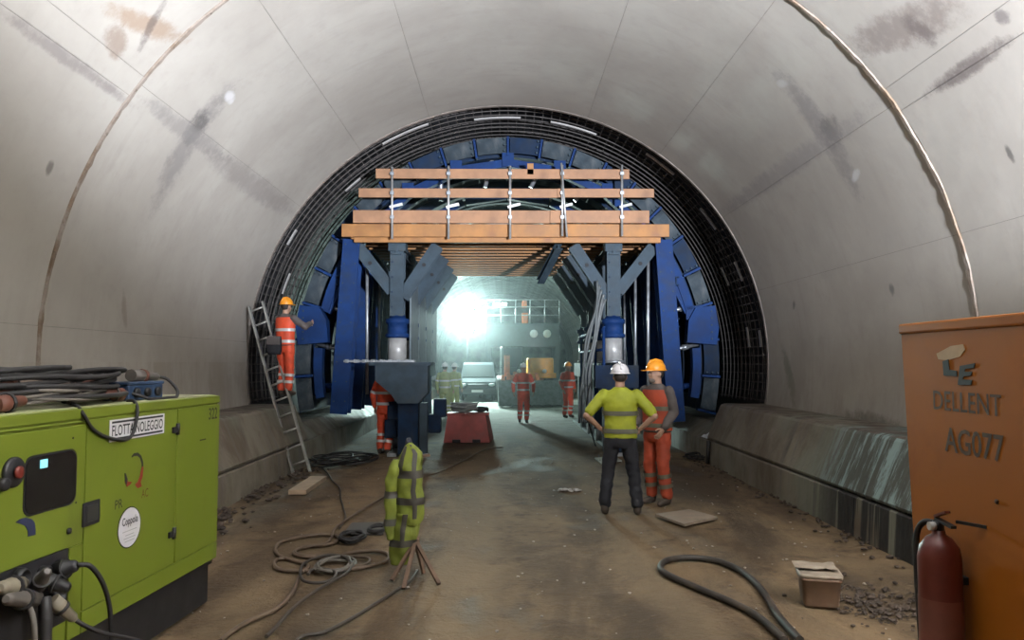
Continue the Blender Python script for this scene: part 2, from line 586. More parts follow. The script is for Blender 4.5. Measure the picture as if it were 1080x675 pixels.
def shell(r0, r1, a0, a1, y0, y1, n, ny=1, sx=1.0, smooth=False):
    """curved slab between two radii, angles and depths"""
    mb = MB()
    for (rad, flip) in ((r0, False), (r1, True)):
        vs, fs = [], []
        for j in range(ny + 1):
            vs += arc_pts(rad, a0, a1, n, y0 + (y1 - y0) * j / ny, sx)
        for j in range(ny):
            for i in range(n):
                q = (j * (n + 1) + i, j * (n + 1) + i + 1, (j + 1) * (n + 1) + i + 1, (j + 1) * (n + 1) + i)
                fs.append(q if flip else q[::-1])
        mb.add(vs, fs, True)
    for y, flip in ((y0, False), (y1, True)):
        a, b = arc_pts(r0, a0, a1, n, y, sx), arc_pts(r1, a0, a1, n, y, sx)
        for i in range(n):
            q = [a[i], b[i], b[i + 1], a[i + 1]]
            mb.add(q[::-1] if flip else q, [(0, 1, 2, 3)])
    for k in (0, n):
        q = [arc_pts(r0, a0, a1, n, y0, sx)[k], arc_pts(r0, a0, a1, n, y1, sx)[k], arc_pts(r1, a0, a1, n, y1, sx)[k], arc_pts(r1, a0, a1, n, y0, sx)[k]]
        mb.add(q if k == 0 else q[::-1], [(0, 1, 2, 3)])
    return mb

# finished lining: a solid ring with cast panels proud of narrow joints
ceiling = struct(shell(TR + 0.012, TR + 0.42, TH0, 180 - TH0, -4.0, Y_END, 96).build('ceiling', MAT['joint'], origin=(TX, Y_END, TZ)),
                 'smooth grey cast concrete tunnel vault with panel joints')
cuts2 = [TH0, 16, 34, 54, 72, 108, 125, 143.3, 175.6, 180 - TH0]
cuts1 = [TH0, 16, 32.9, 36.2, 54, 72, 108, 125, 142.3, 145.2, 175.6, 180 - TH0]
for (y0, y1, cuts) in ((-4.0, Y_SEAM - 0.03, cuts1), (Y_SEAM + 0.03, Y_END, cuts2)):
    for a0, a1 in zip(cuts[:-1], cuts[1:]):
        ga = 0.0 if a0 == TH0 else 0.022
        gb = 0.0 if a1 == 180 - TH0 else 0.022
        shell(TR + random.uniform(-0.004, 0.004), TR + 0.05, a0 + ga, a1 - gb, y0, y1, max(3, int((a1 - a0) / 1.5))).build('lining_panel', MAT['lining'], ceiling)
# ragged joint strip between the two rings
mb = MB()
n = 260
ring = []
for i in range(n + 1):
    a = R(TH0 + (180 - 2 * TH0) * i / n)
    w = 0.021 + 0.018 * mnoise.noise(Vector((i * 0.13, 0, 0))) + 0.012 * mnoise.noise(Vector((i * 0.9, 4, 0)))
    off = 0.018 * mnoise.noise(Vector((i * 0.11, 9, 0)))
    rad = TR - 0.016 - 0.008 * mnoise.noise(Vector((i * 0.5, 2, 0)))
    for (dy, rr) in ((-w - 0.01, TR + 0.02), (-w, rad), (w, rad), (w + 0.01, TR + 0.02)):
        ring.append((TX + rr * math.cos(a), Y_SEAM + off + dy, TZ + rr * math.sin(a)))
mb.add(ring, [(i * 4 + k, i * 4 + k + 1, i * 4 + 5 + k, i * 4 + 4 + k) for i in range(n) for k in range(3)])
struct(mb.build('trim_1', MAT['seam']), 'ragged rust brown joint between two lining rings')
# lip at the end of the lining
struct(shell(TR - 0.012, TR + 0.06, TH0, 180 - TH0, Y_END - 0.05, Y_END + 0.02, 120).build('trim_2', mat('lip_concrete', (0.20, 0.17, 0.145), 0.8, var=0.3)),
       'pale concrete edge where the finished lining stops')

# kerbs
def kerb(sgn, name, y0, y1, prof, bl):
    n = max(1, int(round((y1 - y0) / bl)))
    body = None
    for i in range(n):
        a = y0 + (y1 - y0) * i / n
        b = y0 + (y1 - y0) * (i + 1) / n - 0.012
        mb = MB()
        m = len(prof)
        vs = [(TX + sgn * x, y, z) for y in (a, b) for (x, z) in prof]
        fs = [(k, (k + 1) % m, m + (k + 1) % m, m + k) for k in range(m)]
        fs += [tuple(range(m))[::-1], tuple(range(m, 2 * m))]
        if sgn < 0:
            fs = [f[::-1] for f in fs]
        mb.add(vs, fs)
        yield mb
low_prof = [(KB - 0.02, -0.1), (4.3, -0.1), (4.3, 0.37), (KB + 0.10, 0.385), (KB + 0.03, 0.40), (KB + 0.012, 0.385)][::-1]
top_prof = [(KB + 0.10, 0.36), (5.0, 0.36), (5.0, 1.05), (KB + 0.34, 1.055), (KB + 0.285, 1.04), (KB + 0.26, 1.01), (KB + 0.02, 0.455), (KB + 0.03, 0.425), (KB + 0.10, 0.405)][::-1]
stub_prof = [(KB + 0.06, 0.36), (5.0, 0.36), (5.0, 0.62), (KB + 0.40, 0.66), (KB + 0.36, 0.64)][::-1]
for sgn, side in ((-1, 'left'), (1, 'right')):
    base = None
    for (y0, y1, prof, bl, nm) in ((-4.0, 62.0, low_prof, 3.0, 'kerb_block'), (-4.0, Y_END + 0.25, top_prof, 6.0, 'kerb_wall'), (Y_END + 0.27, 62, stub_prof, 3.0, 'kerb_block')):
        for mb in kerb(sgn, side, y0, y1, prof, bl):
            if base is None:
                base = struct(mb.build('wall_' + side, MAT['kerb']), 'stained concrete kerb wall along the %s side of the tunnel' % side)
            else:
                mb.build(nm, MAT['kerb'], base)

# unlined tunnel beyond: black membrane over the rebar, then shotcrete with steel ribs
struct(shell(5.02, 5.1, -14, 194, Y_END + 0.01, 22.5, 80).build('wall_membrane', MAT['membrane']), 'black waterproof membrane behind the steel bars')
mb = MB()
n, m = 90, 46
vs = []
for j in range(m + 1):
    y = 22.4 + 40 * j / m
    for i in range(n + 1):
        a = R(-20 + 220 * i / n)
        rad = 4.98 + 0.10 * mnoise.noise(Vector((math.cos(a) * 4, math.sin(a) * 4, y * 0.9)))
        vs.append((TX + rad * math.cos(a), y, TZ + rad * math.sin(a)))
mb.add(vs, [(j * (n + 1) + i, (j + 1) * (n + 1) + i, (j + 1) * (n + 1) + i + 1, j * (n + 1) + i + 1) for j in range(m) for i in range(n)], True)
far_wall = struct(mb.build('wall_far', MAT['shotcrete']), 'rough grey sprayed concrete tunnel beyond the formwork')
MAT['rib'] = mat('galvanised_rib', (0.42, 0.45, 0.44), 0.5, 0.3, var=0.2)
for k in range(20):
    y = 23.2 + 1.5 * k
    shell(4.70, 4.86, -14, 194, y, y + 0.14, 48).build('steel_rib', MAT['rib'], far_wall)
mb = MB()
poly = [(TX + 5.2 * math.cos(R(a)), 61.5, TZ + 5.2 * math.sin(R(a))) for a in range(-22, 203, 5)]
mb.prism(poly, (0, 0.3, 0))
struct(mb.build('wall_end', MAT['shotcrete']), 'dark rock face at the far end of the tunnel')
# ---------------------------------------------------------------- materials for the steelwork
MAT['blue'] = mat('blue_paint', (0.008, 0.036, 0.135), 0.65, 0.0, spec=0.2, var=0.25, scale=3, dirt=(0.022, 0.038, 0.07), dirt_amt=0.4)
MAT['blue_dark'] = mat('blue_paint_worn', (0.009, 0.025, 0.060), 0.7, 0.0, spec=0.2, var=0.35, scale=3, dirt=(0.028, 0.035, 0.042), dirt_amt=0.6)
MAT['slate'] = mat('slate_paint', (0.040, 0.062, 0.080), 0.65, 0.0, spec=0.25, var=0.2, scale=4, dirt=(0.065, 0.075, 0.078), dirt_amt=0.4)
MAT['steel'] = mat('bare_steel', (0.42, 0.45, 0.47), 0.4, 0.6, var=0.2, scale=8)
MAT['endplate'] = mat('concrete_stained_plate', (0.042, 0.058, 0.070), 0.75, 0.0, spec=0.2, var=0.4, scale=2.0, dirt=(0.15, 0.155, 0.15), dirt_amt=0.5)
MAT['rebar'] = mat('rebar_steel', (0.085, 0.076, 0.07), 0.65, 0.2, var=0.3, scale=10)
MAT['spacer'] = mat('white_spacer_strip', (0.40, 0.385, 0.365), 0.5, var=0.1)
MAT['jackwhite'] = mat('jack_sleeve', (0.50, 0.50, 0.48), 0.4, 0.2, var=0.12)
MAT['timber'] = mat('yellow_timber', (0.36, 0.165, 0.05), 0.6, 0.0, var=0.2, scale=3, dirt=(0.26, 0.11, 0.04), dirt_amt=0.35)
MAT['plank'] = mat('pine_board', (0.36, 0.19, 0.10), 0.65, 0.0, var=0.15, scale=3, dirt=(0.25, 0.13, 0.07), dirt_amt=0.3)

# ---------------------------------------------------------------- rebar cage between the lining and the formwork
RB = 4.80
cage = thing('rebar_cage', 'dark steel reinforcement cage ringing the tunnel at the end of the lining', 'rebar cage', (TX, 15.3, 1.0))
NH = 13
hoop0 = None
for k in range(NH):
    y = 13.74 + 0.255 * k
    if hoop0 is None:
        mb = MB().tube([Vector((RB * math.cos(R(a)), 0, RB * math.sin(R(a)))) for a in [-9 + 198 * i / 110 for i in range(111)]], 0.012, 5)
        hoop0 = mb.mesh('hoop_bar')
    link('hoop_bar', hoop0, MAT['rebar'], cage, False, (TX, y, TZ))
bar0 = None
for k in range(99):
    a = R(-8.5 + 197 * k / 98)
    if bar0 is None:
        bar0 = MB().tube([(0, 0, 0), (0, 3.5, 0)], 0.011, 5).mesh('long_bar')
    link('long_bar', bar0, MAT['rebar'], cage, False, (TX + (RB + 0.03) * math.cos(a), 13.55, TZ + (RB + 0.03) * math.sin(a)))
# outer mesh layer
hoop1 = MB().tube([Vector((4.95 * math.cos(R(a)), 0, 4.95 * math.sin(R(a)))) for a in [-9 + 198 * i / 110 for i in range(111)]], 0.014, 5).mesh('outer_hoop_bar')
for k in range(9):
    link('outer_hoop_bar', hoop1, MAT['rebar'], cage, False, (TX, 13.8 + 0.38 * k, TZ))

def strip(p0, p1, Y0, Y1):
    """a flat spacer tied to the inside of the cage, along the hoop direction; pixels give its two ends"""
    def onr(px, py):
        y, a = cyl_pix(px, py, RB - 0.02)
        return y, a
    (y0, a0), (y1, a1) = onr(*p0), onr(*p1)
    y = (y0 + y1) / 2
    shell(RB - 0.045, RB - 0.018, min(a0, a1), max(a0, a1), y - 0.035, y + 0.035, 6).build('spacer_strip', MAT['spacer'], cage)
for p0, p1 in (((500, 125), (549, 125)), ((403, 151), (452, 131)), ((581, 128), (629, 142)), ((682, 161), (711, 184)),
               ((739, 219), (755, 242)), ((761, 282), (769, 301)), ((775, 276), (784, 296)), ((788, 345), (791, 366)), ((802, 348), (803, 366)),
               ((303, 258), (312, 242)), ((298, 310), (305, 288)), ((363, 200), (381, 189))):
    strip(p0, p1, 0, 0)

# ---------------------------------------------------------------- blue steel formwork shutter
YF, YB = 15.4, 21.8
SX = 0.93
FR = 4.66
sh = thing('formwork_shutter', 'large blue steel arch formwork shutter filling the tunnel behind the rebar ring', 'formwork', (TX, (YF + YB) / 2, 0.6))
A0, A1 = -13.0, 193.0
NS = 22
rows = [YF + 0.12 + (YB - YF - 0.12) * j / 4 for j in range(5)]
def ellp(rad, a, y):
    return Vector((TX + rad * SX * math.cos(R(a)), y, TZ + rad * math.sin(R(a))))
for j in range(4):
    for i in range(NS):
        a, b = A0 + (A1 - A0) * i / NS + 0.12, A0 + (A1 - A0) * (i + 1) / NS - 0.12
        mb = shell(FR - 0.03, FR, a, b, rows[j] + 0.01, rows[j + 1] - 0.01, 3, sx=SX)
        for q in (a + 0.15, b - 0.15, (a + b) / 2):
            mb.add([ellp(FR - 0.03, q - 0.1, rows[j] + 0.02), ellp(FR - 0.03, q - 0.1, rows[j + 1] - 0.02), ellp(FR - 0.15, q - 0.1, rows[j + 1] - 0.02), ellp(FR - 0.15, q - 0.1, rows[j] + 0.02),
                    ellp(FR - 0.03, q + 0.1, rows[j] + 0.02), ellp(FR - 0.03, q + 0.1, rows[j + 1] - 0.02), ellp(FR - 0.15, q + 0.1, rows[j + 1] - 0.02), ellp(FR - 0.15, q + 0.1, rows[j] + 0.02)],
                   [(0, 1, 2, 3), (7, 6, 5, 4), (0, 3, 7, 4), (1, 5, 6, 2), (3, 2, 6, 7), (0, 4, 5, 1)])
        mb.build('shutter_panel', MAT['blue_dark'], sh)
frames_y = [YF + 0.3 + 1.5 * k for k in range(5)]
for k, y in enumerate(frames_y):
    mb = shell(FR - 0.40, FR - 0.36, A0 + 4, A1 - 4, y - 0.11, y + 0.11, 60, sx=SX)
    w = shell(FR - 0.37, FR - 0.16, A0 + 4, A1 - 4, y - 0.012, y + 0.012, 60, sx=SX)
    mb.add(w.v, w.f)
    mb.build('arch_rib', MAT['blue_dark'], sh)
# stop-end plates and fins around the mouth of the shutter
for i in range(NS):
    a, b = A0 + (A1 - A0) * i / NS, A0 + (A1 - A0) * (i + 1) / NS
    side = min(a - A0, A1 - b)
    shell(FR - 0.36, FR - 0.03, a + 0.55, b - 0.55, YF + 0.02, YF + 0.06, 4, sx=SX).build('end_plate', MAT['endplate'] if (i % 3 != 1) else MAT['blue_dark'], sh)
    mb = MB()
    mb.add([ellp(FR - 0.42, a - 0.3, YF - 0.04), ellp(FR - 0.02, a - 0.3, YF - 0.04), ellp(FR - 0.02, a + 0.3, YF - 0.04), ellp(FR - 0.42, a + 0.3, YF - 0.04),
            ellp(FR - 0.42, a - 0.3, YF + 0.14), ellp(FR - 0.02, a - 0.3, YF + 0.14), ellp(FR - 0.02, a + 0.3, YF + 0.14), ellp(FR - 0.42, a + 0.3, YF + 0.14)],
           [(0, 1, 2, 3), (7, 6, 5, 4), (0, 4, 5, 1), (1, 5, 6, 2), (2, 6, 7, 3), (3, 7, 4, 0)])
    f = mb.build('end_fin', MAT['blue'], sh)
    for rr in (0.08, 0.20, 0.32):
        c = ellp(FR - rr, a + 1.0, YF - 0.01)
        MB().cyl(c, c + Vector((0, -0.05, 0)), 0.02, 6).build('bolt', MAT['slate'], f)
# straight box beams of the crown and the haunches (polygonal arch)
angs = [14, 40, 58, 74, 90, 106, 122, 140, 166]
for a, b in zip(angs[:-1], angs[1:]):
    for yy in (YF + 0.12, YF + 3.2):
        mb = MB().bar(ellp(FR - 0.56, a + 0.4, yy), ellp(FR - 0.56, b - 0.4, yy), 0.16, 0.20, up=(0, 1, 0))
        o = mb.build('arch_beam', MAT['blue'], sh)
    c = ellp(FR - 0.50, a, YF + 0.0)
    MB().box(c - Vector((0.12, 0.02, 0.14)), c + Vector((0.12, 0.02, 0.14))).build('splice_plate', MAT['blue'], sh)
# crown hydraulic props between arch beam and shutter
for a in (66, 82, 98, 114):
    MB().tube([ellp(FR - 0.95, a, YF + 0.4), ellp(FR - 0.2, a - 4, YF + 0.4)], 0.045, 8).build('crown_prop', MAT['steel'], sh)
# long soldier columns on each side with hinge brackets, walings and turnbuckles
for s in (-1, 1):
    for k, y in enumerate(frames_y):
        x = TX + s * 3.22
        yy = y - 0.45
        zt, zb = 4.25, (0.78 if s < 0 else 0.62)
        mb = MB().ibeam((x - s * 0.10, yy, zt), (x + s * 0.12, yy, zb), 0.34, 0.40, up=(0, 1, 0), tf=0.12, tw=0.1)
        colm = mb.build('side_column', MAT['blue'], sh)
        if k == 0:
            for q in range(9):
                z = zb + 0.25 + 0.39 * q
                xx = x - s * 0.10 + s * 0.22 * (zt - z) / (zt - zb)
                for d in (-0.11, 0.11):
                    MB().cyl((xx + d, yy - 0.20, z), (xx + d, yy - 0.22, z), 0.015, 6).build('bolt', MAT['slate'], colm)
        # pale steel tubes standing in for the lit edge of each column
        MB().tube([(x - s * 0.33, yy + 0.25, 4.1), (x - s * 0.36, yy + 0.25, 1.15)], 0.033, 8).build('screw_prop', MAT['steel'], sh)
        for z in (1.25, 2.05, 2.85, 3.6):
            xe = TX + s * (SX * math.sqrt(max(0.1, (FR - 0.40) ** 2 - (z - TZ) ** 2)))
            mb = MB().tube([(x + s * 0.15, y - 0.18, z), (xe, y, z + 0.12)], 0.038, 8)
            mb.tube([(x + s * 0.15 + (xe - x - s * 0.15) * 0.4, y - 0.18 + 0.07, z + 0.048), (x + s * 0.15 + (xe - x - s * 0.15) * 0.6, y - 0.18 + 0.108, z + 0.072)], 0.06, 8)
            mb.build('turnbuckle', MAT['steel'] if z > 2 else MAT['blue'], sh)
    for z in (1.75, 2.6, 3.45):
        MB().ibeam((TX + s * 3.42, YF - 0.1, z), (TX + s * 3.42, YB - 0.3, z), 0.12, 0.18).build('waling', MAT['blue_dark'], sh)
    # hinge bracket plate
    z0, z1 = 2.15, 2.95
    mb = MB().prism([(TX + s * 3.62, YF - 0.12, z0 + 0.05), (TX + s * 4.22, YF - 0.12, z0), (TX + s * 4.27, YF - 0.12, 2.5), (TX + s * 4.20, YF - 0.12, z1), (TX + s * 3.80, YF - 0.12, z1 - 0.05), (TX + s * 3.66, YF - 0.12, z1 - 0.3)], (0, 0.28, 0))
    br = mb.build('hinge_bracket', MAT['blue'], sh)
    for q in range(5):
        for xx in (4.12,):
            c = Vector((TX + s * xx, YF - 0.12, z0 + 0.12 + q * 0.14))
            MB().cyl(c, c + Vector((0, -0.03, 0)), 0.018, 6).build('bolt', MAT['slate'], br)
    # leaf beam under and above the bracket following the curve
    for a0_, a1_ in ((-10, 4), (15, 36)):
        if s < 0:
            a0_, a1_ = 180 - a1_, 180 - a0_
        shell(FR - 0.62, FR - 0.44, a0_, a1_, YF - 0.02, YF + 0.2, 8, sx=SX).build('leaf_beam', MAT['blue'], sh)
# walkway brackets on the left columns
mb = MB().box((-3.15, 15.0, 1.80), (-1.75, 15.28, 1.84))
for q in range(8):
    mb.box((-3.12 + 0.17 * q, 14.97, 1.79), (-3.06 + 0.17 * q, 15.3, 1.855))
mb.build('walkway_grating', MAT['steel'], sh)

# ---------------------------------------------------------------- portal gantry under the shutter
gan = thing('formwork_gantry', 'slate blue steel portal gantry with flared braces carrying the formwork', 'gantry', (TX, 18.0, 0))
PY = [15.25, 16.95, 18.65, 20.35]
for s, X in ((-1, -2.13), (1, 2.21)):
    for k, y in enumerate(PY):
        post = MB().ibeam((X, y, 2.72), (X, y, 4.18), 0.27, 0.30, up=(0, 1, 0), tf=0.14, tw=0.12).build('post', MAT['slate'], gan)
        if k == 0:
            MB().box((X - 0.17, y - 0.19, 4.02), (X + 0.17, y + 0.19, 4.20)).build('post_cap', MAT['slate'], gan)
            for q in range(4):
                MB().cyl((X - 0.09, y - 0.15, 2.9 + q * 0.3), (X - 0.09, y - 0.175, 2.9 + q * 0.3), 0.016, 6).build('bolt', MAT['blue_dark'], post)
        # flared braces: inner towards the roadway, outer towards the columns
        for d, (dz0, dx, zt) in ((-s, (3.10, 0.80, 4.15)), (s, (3.22, 0.82, 4.13))):
            mb = MB().ibeam((X + d * 0.10, y + 0.02, dz0), (X + d * dx, y + 0.02, zt), 0.24, 0.20, up=(0, 1, 0), tf=0.16, tw=0.12)
            br = mb.build('brace', MAT['slate'], gan)
            # round hole plate on the web
            p = Vector((X + d * (0.10 + (dx - 0.1) * 0.62), y - 0.09, dz0 + (zt - dz0) * 0.62))
            MB().cyl(p, p + Vector((0, -0.012, 0)), 0.04, 10).build('hole_disc', MAT['membrane'], br)
        # hydraulic jack
        jk = MB().lathe((X, y, 0), [(0.185, 2.28), (0.185, 1.80)][::-1], 20).build('jack_sleeve', MAT['jackwhite'], gan)
        MB().lathe((X, y, 0), [(0.16, 2.28), (0.24, 2.30), (0.24, 2.36), (0.20, 2.38), (0.20, 2.56), (0.24, 2.58), (0.24, 2.66), (0.17, 2.68), (0.15, 2.74)], 18).build('jack_collar', MAT['blue'], jk)
        MB().lathe((X, y, 0), [(0.22, 1.785), (0.22, 1.83), (0.19, 1.84)], 18).build('jack_foot', MAT['steel'], jk)
    # top and bottom runners
    MB().ibeam((X, PY[0] - 0.2, 4.06), (X, YB, 4.06), 0.2, 0.22).build('top_runner', MAT['slate'], gan)
    MB().box((X - 0.18, 15.75, 1.42), (X + 0.18, YB, 1.78)).build('bottom_runner', MAT['slate'], gan)
    for k, y in enumerate(PY):
        # travelling bogie legs
        MB().bar((X, y + 0.35, 0.30), (X, y + 0.35, 1.42), 0.34, 0.3, up=(0, 1, 0)).build('leg', MAT['blue_dark'], gan)
        w = MB().lathe((X - 0.12, y + 0.35, 0.2), [(0.16, 0.0), (0.2, 0.02), (0.2, 0.05), (0.17, 0.07), (0.17, 0.18), (0.2, 0.2), (0.2, 0.22), (0.16, 0.24)], 18, 'x').build('wheel', MAT['steel'], gan)
    MB().box((X - 0.09, 14.6, 0.0), (X + 0.09, YB + 1.5, 0.06)).build('rail', MAT['steel'], gan)
# front drive box on the left, and its smaller twin on the right
mb = MB().prism([(-2.40, 14.25, 1.74), (-1.42, 14.25, 1.74), (-1.42, 14.25, 1.22), (-1.60, 14.25, 1.03), (-1.98, 14.25, 1.03), (-2.12, 14.25, 1.22), (-2.40, 14.25, 1.45)], (0, 0.52, 0))
db = mb.build('drive_housing', MAT['slate'], gan)
MB().box((-2.52, 14.2, 1.74), (-1.36, 14.95, 1.80)).build('housing_lid', MAT['slate'], db)
MB().box((-2.0, 14.5, 0.06), (-1.62, 15.2, 1.05)).build('drive_leg', MAT['blue_dark'], gan)
MB().box((-1.58, 14.42, 0.02), (-1.44, 14.60, 1.03)).build('drive_strut', MAT['slate'], gan)
for q, (x, z) in enumerate(((-2.2, 0.5), (-1.35, 0.6), (-2.15, 0.85), (-1.25, 0.9))):
    MB().box((x - 0.12, 14.9, z - 0.18), (x + 0.12, 15.2, z + 0.18), 0.02).build('motor', MAT['blue_dark'], gan)
MB().box((1.78, 14.7, 1.30), (2.62, 15.05, 1.74)).build('drive_housing', MAT['blue_dark'], gan)
MB().box((1.95, 14.72, 0.06), (2.45, 15.0, 1.3)).build('drive_leg', MAT['blue_dark'], gan)
# bracing rails between the right-hand posts
for z in (2.05, 2.45):
    MB().tube([(1.98, 14.95, z), (1.98, 19.4, z)], 0.03, 8).build('guard_tube', MAT['blue'], gan)
for y in (14.95, 16.3, 17.8, 19.3):
    MB().tube([(1.98, y, 0.9), (1.98, y, 2.5)], 0.03, 8).build('guard_post', MAT['blue'], gan)
MAT['sheet'] = mat('haze_lit_sheet', (0.17, 0.215, 0.235), 0.7, var=0.2, scale=3, dirt=(0.11, 0.13, 0.14), dirt_amt=0.4)  # pale tone puts the far lamp's hazy light into the colour
# sheets standing in for the left brace stack, paled like far light through haze
for k in range(4):
    y = 15.6 + 1.52 * k
    MB().box((-1.93, y, 1.78), (-1.90, y + 1.45, 3.6)).build('side_sheet', MAT['sheet'], gan)
# lattice lug at the head of the right braces
MB().ibeam((1.12, 15.3, 4.15), (0.80, 16.4, 3.55), 0.16, 0.12).build('lattice_arm', MAT['slate'], gan)
# hoses hanging beside the right post
hose_lab = ['leftmost pale grey hose of the bundle by the right gantry post', 'second grey hose from the left in the bundle by the gantry post', 'middle grey hose of the bundle by the right gantry post',
            'thin grey hose second from the right in the hanging bundle', 'rightmost light grey hose of the bundle nearest the gantry post']
for q in range(5):
    w = random.uniform
    pts = [P(630 + q * 2.2, 296 + 5 * q, 14.98 + 0.05 * q), P(627 + q * 2 + w(-2, 2), 325, 14.9 + 0.05 * q), P(620 + q * 2.6 + w(-2, 2), 358, 14.86 + 0.06 * q), P(614 + q * 2.8 + w(-2, 2), 392, 14.88 + 0.05 * q),
           P(612 + q * 3.2, 420, 14.9 + 0.06 * q), P(611 + q * 3.4, 446, 15.0 + 0.05 * q)]
    tag(MB().tube(smooth_path(pts, 6), 0.024 + 0.006 * (q % 2), 7).build('hydraulic_hose', mat('hose_grey_%d' % q, (0.10 + 0.02 * q, 0.115 + 0.02 * q, 0.115 + 0.02 * q), 0.6)),
        hose_lab[q], 'hose', 'hanging hose bundle')

# ---------------------------------------------------------------- timber working platform
plat = thing('timber_platform', 'yellow timber beam working platform with guard boards high inside the formwork', 'platform', (TX, 18.0, 4.3))
ZJ = 4.34
for k in range(15):
    y = 15.02 + 0.46 * k
    x0, x1 = -3.02 - 0.12 * math.sin(k * 1.7), 3.12 + 0.14 * math.sin(k * 2.3)
    MB().ibeam((x0, y, ZJ - 0.0), (x1, y, ZJ), 0.08, 0.20, tf=0.4, tw=0.35).build('joist', MAT['timber'], plat)
for k in range(12):
    if k in (3, 5, 8, 10): continue
    y0 = 15.0 + 0.55 * k
    MB().box((-2.7, y0, ZJ + 0.105), (2.8, y0 + 0.53, ZJ + 0.135)).build('deck_board', MAT['plank'], plat)
def fb(px0, px1, py0, py1, Y, th, m, nm, cuts=()):
    xs_ = [px0] + list(cuts) + [px1]
    for a, b in zip(xs_[:-1], xs_[1:]):
        p0, p1 = P(a, py1, Y), P(b, py0, Y)
        MB().box((p0.x + 0.003, Y, p0.z), (p1.x - 0.003, Y + th, p1.z), 0.006).build(nm, m, plat)
YPF = 14.78
fb(396, 664, 178.5, 188, YPF, 0.05, MAT['plank'], 'guard_board')
fb(378, 690, 199, 208, YPF, 0.05, MAT['plank'], 'guard_board', (588,))
fb(372, 685, 222, 235, YPF, 0.05, MAT['plank'], 'guard_board', (580,))
fb(360, 706, 236.5, 249.5, YPF + 0.07, 0.09, MAT['timber'], 'edge_beam', (593,))
fb(373, 697, 250, 255.5, YPF + 0.16, 0.08, MAT['timber'], 'edge_beam')
MAT['tube'] = mat('scaffold_tube', (0.50, 0.50, 0.48), 0.4, 0.5, var=0.15)
for px, pyt, pyb in ((413.5, 176, 252), (473, 175, 252), (538, 175, 252), (593, 174, 249), (656, 174, 249)):
    a, b = P(px, pyt, YPF - 0.04), P(px, pyb, YPF - 0.04)
    tb = MB().tube([a, b], 0.024, 8).build('guard_post', MAT['tube'], plat)
    for py in (183, 203.5, 229):
        c = P(px, py, YPF - 0.05)
        MB().box(c - Vector((0.035, 0.03, 0.03)), c + Vector((0.035, 0.03, 0.03))).build('coupler', MAT['steel'], tb)
    c = P(px, 217.5, YPF - 0.05)
    MB().bar(c - Vector((0.05, 0, 0.02)), c + Vector((0.2, 0.03, 0.05)), 0.03, 0.05).build('wedge_handle', MAT['tube'], tb)
MB().tube([P(592, 172, YPF - 0.08), P(598, 250, YPF - 0.08)], 0.02, 8).build('guard_post', MAT['tube'], plat)
MB().box((TX + 0.38, YPF, 5.50), (TX + 0.50, YPF + 0.06, 5.72)).build('board_stub', MAT['timber'], plat)
# printing on the yellow beam
# ---------------------------------------------------------------- lettering
def text_mesh(s, w, h, depth=0.001, bold=0.0):
    cu = bpy.data.curves.new('text', 'FONT')
    cu.body = s
    cu.size = 1.0
    cu.offset = bold
    cu.resolution_u = 3
    o = bpy.data.objects.new('text_tmp', cu)
    COL.objects.link(o)
    dg = bpy.context.evaluated_depsgraph_get()
    me = bpy.data.meshes.new_from_object(o.evaluated_get(dg))
    bpy.data.objects.remove(o)
    xs = [v.co.x for v in me.vertices]
    ys = [v.co.y for v in me.vertices]
    x0, x1, y0, y1 = min(xs), max(xs), min(ys), max(ys)
    for v in me.vertices:
        v.co = Vector(((v.co.x - x0) / (x1 - x0) * w - w / 2, 0, (v.co.y - y0) / (y1 - y0) * h - h / 2))
    return me
def lettering(s, parent, x, z, w, h, m, y=-0.004, tilt=0.0, bold=0.0, name='lettering'):
    """flat lettering on the front (local -y) of a thing, centred at local x, z"""
    me = text_mesh(s, w, h, bold=bold)
    o = link(name, me, m, parent, True, (x, y, z))
    o.rotation_euler = (0, tilt, 0)
    return o

# ---------------------------------------------------------------- people
SKIN = mat('skin', (0.42, 0.25, 0.17), 0.55, var=0.08)
HAIR = mat('hair_dark', (0.03, 0.022, 0.018), 0.7)
BOOT = mat('boot_leather', (0.055, 0.042, 0.032), 0.7, dirt=(0.13, 0.10, 0.08), dirt_amt=0.6)
EYEW = mat('eye_dark', (0.03, 0.02, 0.02), 0.3)
LIP = mat('lip', (0.30, 0.13, 0.10), 0.5)
REFL = mat('reflective_tape', (0.62, 0.62, 0.60), 0.35, 0.1, var=0.05)
REFLD = mat('reflective_tape_dull', (0.13, 0.13, 0.095), 0.45, 0.1, var=0.1)
HIVO = mat('hivis_orange', (0.74, 0.085, 0.03), 0.65, var=0.15, dirt=(0.40, 0.06, 0.03), dirt_amt=0.35)
HIVOD = mat('hivis_orange_worn', (0.40, 0.06, 0.022), 0.7, var=0.2, dirt=(0.24, 0.05, 0.03), dirt_amt=0.5)
HIVY = mat('hivis_yellow', (0.36, 0.40, 0.025), 0.65, var=0.12)
HIVYW = mat('hivis_pale_yellow', (0.34, 0.37, 0.14), 0.65, var=0.12)
BLACKC = mat('black_cloth', (0.012, 0.013, 0.018), 0.8)
GREYC = mat('grey_cloth', (0.10, 0.085, 0.08), 0.8)
HELW = mat('helmet_white', (0.72, 0.70, 0.70), 0.3, var=0.05)
HELO = mat('helmet_orange', (0.80, 0.30, 0.02), 0.3, var=0.06)

